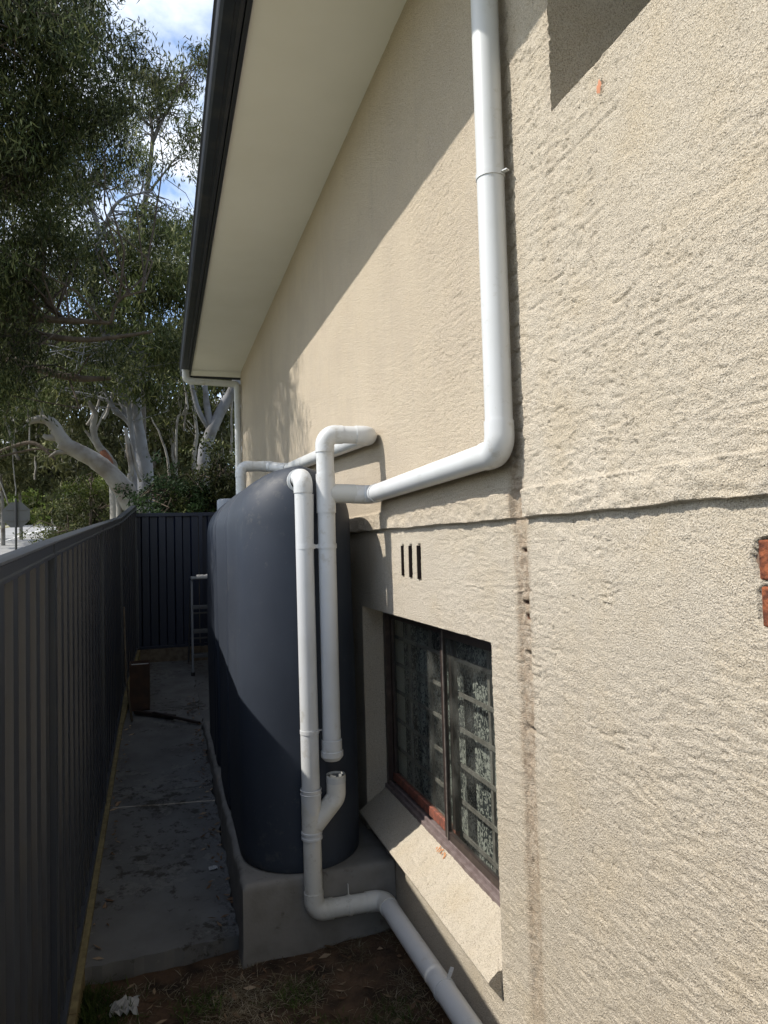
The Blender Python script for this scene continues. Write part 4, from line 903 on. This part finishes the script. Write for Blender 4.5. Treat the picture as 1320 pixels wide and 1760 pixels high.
# E : upright pale trunk with fork
Ye = 15.5
tree('gum_tree', 'upright smooth grey gum trunk forking above the green bush', (at(248, 870, Ye)[0], Ye, gz(0, Ye)),
     [([(at(250, 870, Ye)[0], Ye, gz(0, Ye)), at(250, 830, Ye), at(243, 780, Ye), at(234, 725, Ye), at(233, 680, Ye), at(232, 630, Ye), at(240, 560, Ye)], [.19, .18, .16, .13, .115, .10, .07]),
      ([at(236, 742, Ye), at(216, 718, Ye), at(198, 706, Ye), at(184, 680, Ye), at(178, 672, Ye)], [.09, .075, .06, .04, .025]), ([at(220, 718, Ye), at(208, 690, Ye), at(202, 665, Ye)], [.06, .05, .04]), ([at(190, 690, Ye), at(150, 678, Ye), at(105, 672, Ye), at(80, 680, Ye)], [.04, .03, .025, .012]),
      ([at(230, 690, Ye), at(215, 672, Ye), at(208, 650, Ye)], [.07, .05, .035])],
     [B(215, 600, Ye, 1.6, .8, .6, 50)], 'leaf_mid', 'bark_grey', n_per=36, ln=.15, wd=.03, twig=.2)
Y5 = 14.0
tree('gum_sapling', 'thin pale forked stems just left of the upright grey trunk', (at(224, 870, Y5)[0], Y5, gz(0, Y5)),
     [([(at(222, 880, Y5)[0], Y5, gz(0, Y5)), at(222, 840, Y5), at(226, 812, Y5), at(220, 770, Y5), at(216, 735, Y5)], [.06, .055, .05, .045, .03]), ([at(242, 828, Y5), at(232, 795, Y5), at(224, 760, Y5)], [.03, .03, .02])], [], 'leaf_mid', 'bark')
Yf_ = 16.5
tree('gum_tree', 'grey gum trunk slanting right behind the far white downpipe', (at(340, 880, Yf_)[0], Yf_, gz(0, Yf_)),
     [([(at(335, 880, Yf_)[0], Yf_, gz(0, Yf_)), at(350, 795, Yf_), at(362, 745, Yf_), at(380, 705, Yf_), at(400, 670, Yf_), at(430, 600, Yf_)], [.16, .15, .13, .12, .11, .08]),
      ([at(362, 735, Yf_), at(356, 700, Yf_), at(352, 660, Yf_)], [.09, .075, .05]), ([at(362, 742, Yf_), at(346, 715, Yf_), at(336, 690, Yf_), at(325, 640, Yf_)], [.05, .06, .06, .04])],
     [B(380, 600, Yf_, 1., .8, .8, 40)], 'leaf_mid', 'bark_grey', n_per=36, ln=.15, wd=.03, twig=.2)
# thin background gums
spec = [(303, 815, 296, 740, 290, 690, .05, 21), (333, 800, 338, 740, 326, 670, .06, 20), (303, 745, 315, 710, 325, 690, .03, 19), (135, 830, 128, 760, 120, 690, .05, 24), (385, 800, 380, 740, 392, 700, .03, 22),
        (90, 890, 88, 830, 92, 780, .05, 34), (36, 900, 34, 850, 30, 800, .07, 33), (5, 905, 3, 850, 0, 800, .08, 30), (265, 800, 270, 730, 262, 680, .04, 22), (180, 830, 178, 760, 190, 700, .04, 23)]
wlab = ['slim pale gum stem between the upright and slanting trunks', 'pale crooked gum stem left of the slanting trunk', 'short pale forked stem under the end of the gutter', 'thin gum stem above the leaning trunk', 'thin stem seen right beside the far downpipe',
        'white thin trunk on the verge at mid distance', 'slim trunk on the grass behind the road sign', 'leftmost trunk on the grass across the road', 'thin stem just right of the upright grey trunk', 'thin leaning stem behind the red barked gum']
for (a, b, c, d, e, f_, r, Y), lb in zip(spec, wlab):
    p = at(a, b, Y); tree('background_gum', lb, (p[0], Y, gz(p[0], Y)), [([(p[0], Y, gz(p[0], Y)), p, at(c, d, Y), at(e, f_, Y)], [r*1.1, r, r*.8, r*.5])],
        [B(e+10, f_-40, Y, 1.6*Y/24, 1, 1.2*Y/24, 26), B(c-15, d-30, Y, 1.3*Y/24, .8, .6*Y/24, 12)], 'leaf_olive' if Y > 22 else 'leaf_mid', 'bark', n_per=34, spread=.42, ln=.2*Y/22, wd=.05*Y/22, twig=.5, group='slim gums in the background')
# shrubs behind the back fence
for (px, py, Y, rx, rz, m, lm, lb) in ((300, 850, 11.2, .62, .55, 110, 'leaf_bush', 'leafy green bush rising over the back fence at its middle'), (375, 830, 11.0, .5, .62, 90, 'leaf_dark', 'dark leafy bush over the back fence beside the far downpipe'),
        (160, 880, 16, .9, .5, 80, 'leaf_mid', 'brownish bush just over the side fence before the leaning trunk'), (152, 835, 15.5, .24, .10, 11, 'leaf_bright', 'yellow green sprig of leaves left of the leaning trunk')):
    c = at(px, py, Y); tree('bush', lb, (c[0], Y, gz(c[0], Y)), [([(c[0], Y, gz(c[0], Y)), (c[0]+.05, Y, c[2])], [.05, .02])], [(c, (rx, .6, rz), m), (c+np.array([rx*.4, 0, -rz*.8]), (rx*.8, .6, rz), m*.7), (c+np.array([-rx*.5, 0, -rz*.9]), (rx*.7, .6, rz*.8), m*.5)], lm, 'bark_dark', n_per=44, spread=.16, ln=.07, wd=.03, droop=.3, cat='bush')
c = at(100, 920, 13.5)
tree('spray', 'feathery grey twig of leaves poking over the side fence', (c[0]+.3, 13.5, gz(0, 13.5)), [([(c[0]+.9, 13.5, gz(0, 13.5)), c+np.array([.6, 0, -.1]), c+np.array([-.1, 0, .05])], [.02, .012, .004])], [(c+np.array([.1, 0, 0]), (.33, .2, .12), 12)], 'leaf_mid', 'bark_dark', n_per=30, spread=.1, ln=.10, wd=.01, droop=.3, cat='shrub')
# woodland behind everything : one mass
wb = []
def WB(px, py, Y, rx, ry, rz, m): wb.append((at(px, py, Y), (rx, ry, rz), m))
for k in range(70):
    Y = random.uniform(19, 27); px = random.uniform(-60, 470); py = random.uniform(470, 850)
    if px < 110 and py > 790: continue
    WB(px, py, Y, 1.5, 1.2, 1.2, 13)
for k in range(26): WB(random.uniform(-80, 430), random.uniform(780, 850) if k % 2 else random.uniform(700, 800), random.uniform(27, 34), 2., 1.5, 1.1, 20)
for k in range(16): WB(random.uniform(110, 430), random.uniform(840, 900), random.uniform(18, 24), 1.2, 1, .9, 16)
cc = clumps(wb, 1.0); Vl, Fl = leaves(cc, 46, .5, .26, .075, .8)
st_ = MB()
for k in range(46):
    Y = random.uniform(17, 26); px = random.uniform(20, 400); py = random.uniform(640, 820); l = random.uniform(50, 150); lean = random.uniform(-.5, .5)
    r0_ = random.uniform(.018, .05)*Y/20; P_, R2 = wiggle([at(px, py+l*.5, Y), at(px+lean*l*.4+random.uniform(-8, 8), py, Y), at(px+lean*l, py-l*.5, Y)], [r0_, r0_*.8, r0_*.4], sub=4, amp=.3, seed=k); st_.tube(P_, R2, 5, cap=False)
tag(st_.build('woodland_stems', M['bark'], smooth=True), 'tangle of thin pale stems inside the olive woodland', 'stems', kind='stuff')
o = fast_mesh('woodland', Vl, Fl, M['leaf_olive']); tag(o, 'tangled olive woodland behind the gum trunks', 'woodland', kind='stuff')
wb = []
for k in range(34): WB(random.uniform(-120, 330), random.uniform(790, 872), random.uniform(50, 66), 5, 3, 1.8, 24)
for k in range(20): WB(random.uniform(-150, 300), random.uniform(640, 800), random.uniform(52, 70), 6, 3, 4, 26)
cc = clumps(wb, 1.0); Vl, Fl = leaves(cc, 50, 1.0, .5, .2, .5)
o = fast_mesh('far_trees', Vl, Fl, M['leaf_bright'] if False else M['leaf_olive']); tag(o, 'sunny line of trees across the far side of the road', 'trees', kind='stuff')
wb = []
for k in range(14): WB(-20+k*12+random.uniform(-8, 8), random.uniform(845, 885), random.uniform(44, 50), 1.6, 1.2, .9, 12)
cc = clumps(wb, 1.0); Vl, Fl = leaves(cc, 44, .6, .34, .14, .4)
o = fast_mesh('roadside_shrubs', Vl, Fl, M['leaf_bright']); tag(o, 'bright green shrubs on the far verge of the road', 'shrubs', kind='stuff')
# ================================================================== LITTER
def blades(n, fn, ln, wd, lay):
    P = []; 
    for k in range(n):
        x, y = fn(); P.append((x, y, dirt_h(x, y)+.002))
    P = np.array(P); a = rng.random(n)*2*math.pi; el = lay*rng.random(n); L_ = ln*rng.uniform(.4, 1.3, n)
    d = np.stack([np.cos(a)*np.cos(el), np.sin(a)*np.cos(el), np.sin(el)], 1)*L_[:, None]; s = np.stack([-np.sin(a), np.cos(a), 0*a], 1)*wd*rng.uniform(.6, 1.3, (n, 1))
    m = P+d*.5+np.array([0, 0, .25])*L_[:, None]*.2; V = np.stack([P-s/2, P+s/2, m+s/2, m-s/2, P+d], 1).reshape(-1, 3); i = np.arange(n)*5
    F = np.concatenate([np.stack([i, i+1, i+2, i+3], 1), np.stack([i+3, i+2, i+4, i+4], 1)]); return V, F
def tri_blades(name, n, fn, ln, wd, lay, m, label, cat):
    V, F = blades(n, fn, ln, wd, lay); F = F[:, :3] if False else F
    q = F[:len(F)//2]; t3 = F[len(F)//2:, :3]; T = np.concatenate([q[:, [0, 1, 2]], q[:, [0, 2, 3]], t3])
    o = fast_mesh(name, V, T, m); return tag(o, label, cat, kind='stuff')
def scat_right():
    while True:
        x = random.uniform(-.36, 1.1); y = random.uniform(1.6, 3.6)
        if random.random() < .06+3.2*max(0, float(fbm(np.array([x*3.4]), np.array([y*3.4]), 3, 80)[0])-.42)*(x+.5) : return x, y
tri_blades('dry_grass', 15000, scat_right, .05, .0022, .5, M['straw'], 'dry straw and grass clippings lying on the bare dirt', 'dry grass')
def scat_left():
    x = -.37+abs(random.gauss(0, .09)); y = random.uniform(2.6, 3.6)+.0; return min(x, .1), min(y, 3.62)
tri_blades('green_grass', 1700, scat_left, .085, .004, 1.2, M['grass'], 'green grass growing at the fence foot before the path', 'grass')
def tuft():
    cx_, cy_ = random.choice([(.25, 2.9), (.5, 2.6), (.62, 2.9), (.8, 2.5), (.0, 2.8), (.15, 3.3), (.55, 3.2), (.9, 2.9)]); return random.gauss(cx_, .06), random.gauss(cy_, .06)
tri_blades('weeds', 2200, tuft, .045, .003, 1.0, M['grass'], 'sparse low weeds coming through the bare dirt', 'weeds')
# fallen leaves as one scatter
V = []; F = []
for k in range(420):
    if k < 260: x, y = random.uniform(-.36, 1.08), random.uniform(1.9, 3.6); z = dirt_h(x, y)+.006
    else: x, y = random.choice([random.uniform(-.37, -.28), random.uniform(.22, .34), random.uniform(.22, .34)]), random.uniform(3.7, 8); z = path_z(y)+.006
    a = random.uniform(0, 6.28); l = random.uniform(.012, .035); w_ = l*random.uniform(.2, .4); c_, s_ = math.cos(a), math.sin(a); n0 = len(V)
    for (u, v, hh) in ((-l, 0, .0), (0, w_, random.uniform(0, .012)), (l, 0, random.uniform(0, .014)), (0, -w_, 0)): V.append((x+u*c_-v*s_, y+u*s_+v*c_, z+hh))
    F.append((n0, n0+1, n0+2, n0+3))
o = fast_mesh('leaf_litter', np.array(V), np.array(F), M['litter']); tag(o, 'dead curled leaves scattered over the dirt and path edges', 'leaf litter', kind='stuff')
def crumple(name, x, y, z, sx, sy, sz, label, cat, m, seed):
    rr = random.Random(seed); V = []; n = 9
    for j in range(n):
        for i in range(n):
            V.append((x+sx*(i/(n-1)-.5)+rr.uniform(-1, 1)*sx*.06, y+sy*(j/(n-1)-.5)+rr.uniform(-1, 1)*sy*.06, z+sz*rr.random()*(1-.5*abs(i-4)/4)))
    o = MB().add(V, [(j*n+i, j*n+i+1, (j+1)*n+i+1, (j+1)*n+i) for j in range(n-1) for i in range(n-1)]).build(name, m)
    return tag(o, label, cat)
crumple('paper_wrapper', -.185, 3.42, dirt_h(-.185, 3.42)+.004, .12, .11, .05, 'crumpled white paper wrapper on dirt before the path end', 'paper', M['paper'], 5)
crumple('plaster_scrap', .265, 4.35, path_z(4.35)+.004, .05, .04, .014, 'small white scrap lying on the path beside the plinth', 'scrap', M['white'], 8)
V = []; n = 18
for zz_, sc2 in ((-.03, 1.04), (.012, 1.0), (.02, .92)):
    for k in range(n): a = 2*math.pi*k/n; r = 1+.16*math.sin(2*a+1)+.07*math.sin(5*a); V.append((.30+.20*r*sc2*math.cos(a), 2.72+.14*r*sc2*math.sin(a), dirt_h(.3, 2.72)+zz_+.01))
mb = MB().add(V, [(j*n+k, j*n+(k+1) % n, (j+1)*n+(k+1) % n, (j+1)*n+k) for j in range(2) for k in range(n)]+[tuple(2*n+k for k in range(n))])
tag(mb.build('flat_stone', M['stone'], autos=40), 'flat brown stone half sunk in the dirt near the drain pipe', 'stone')
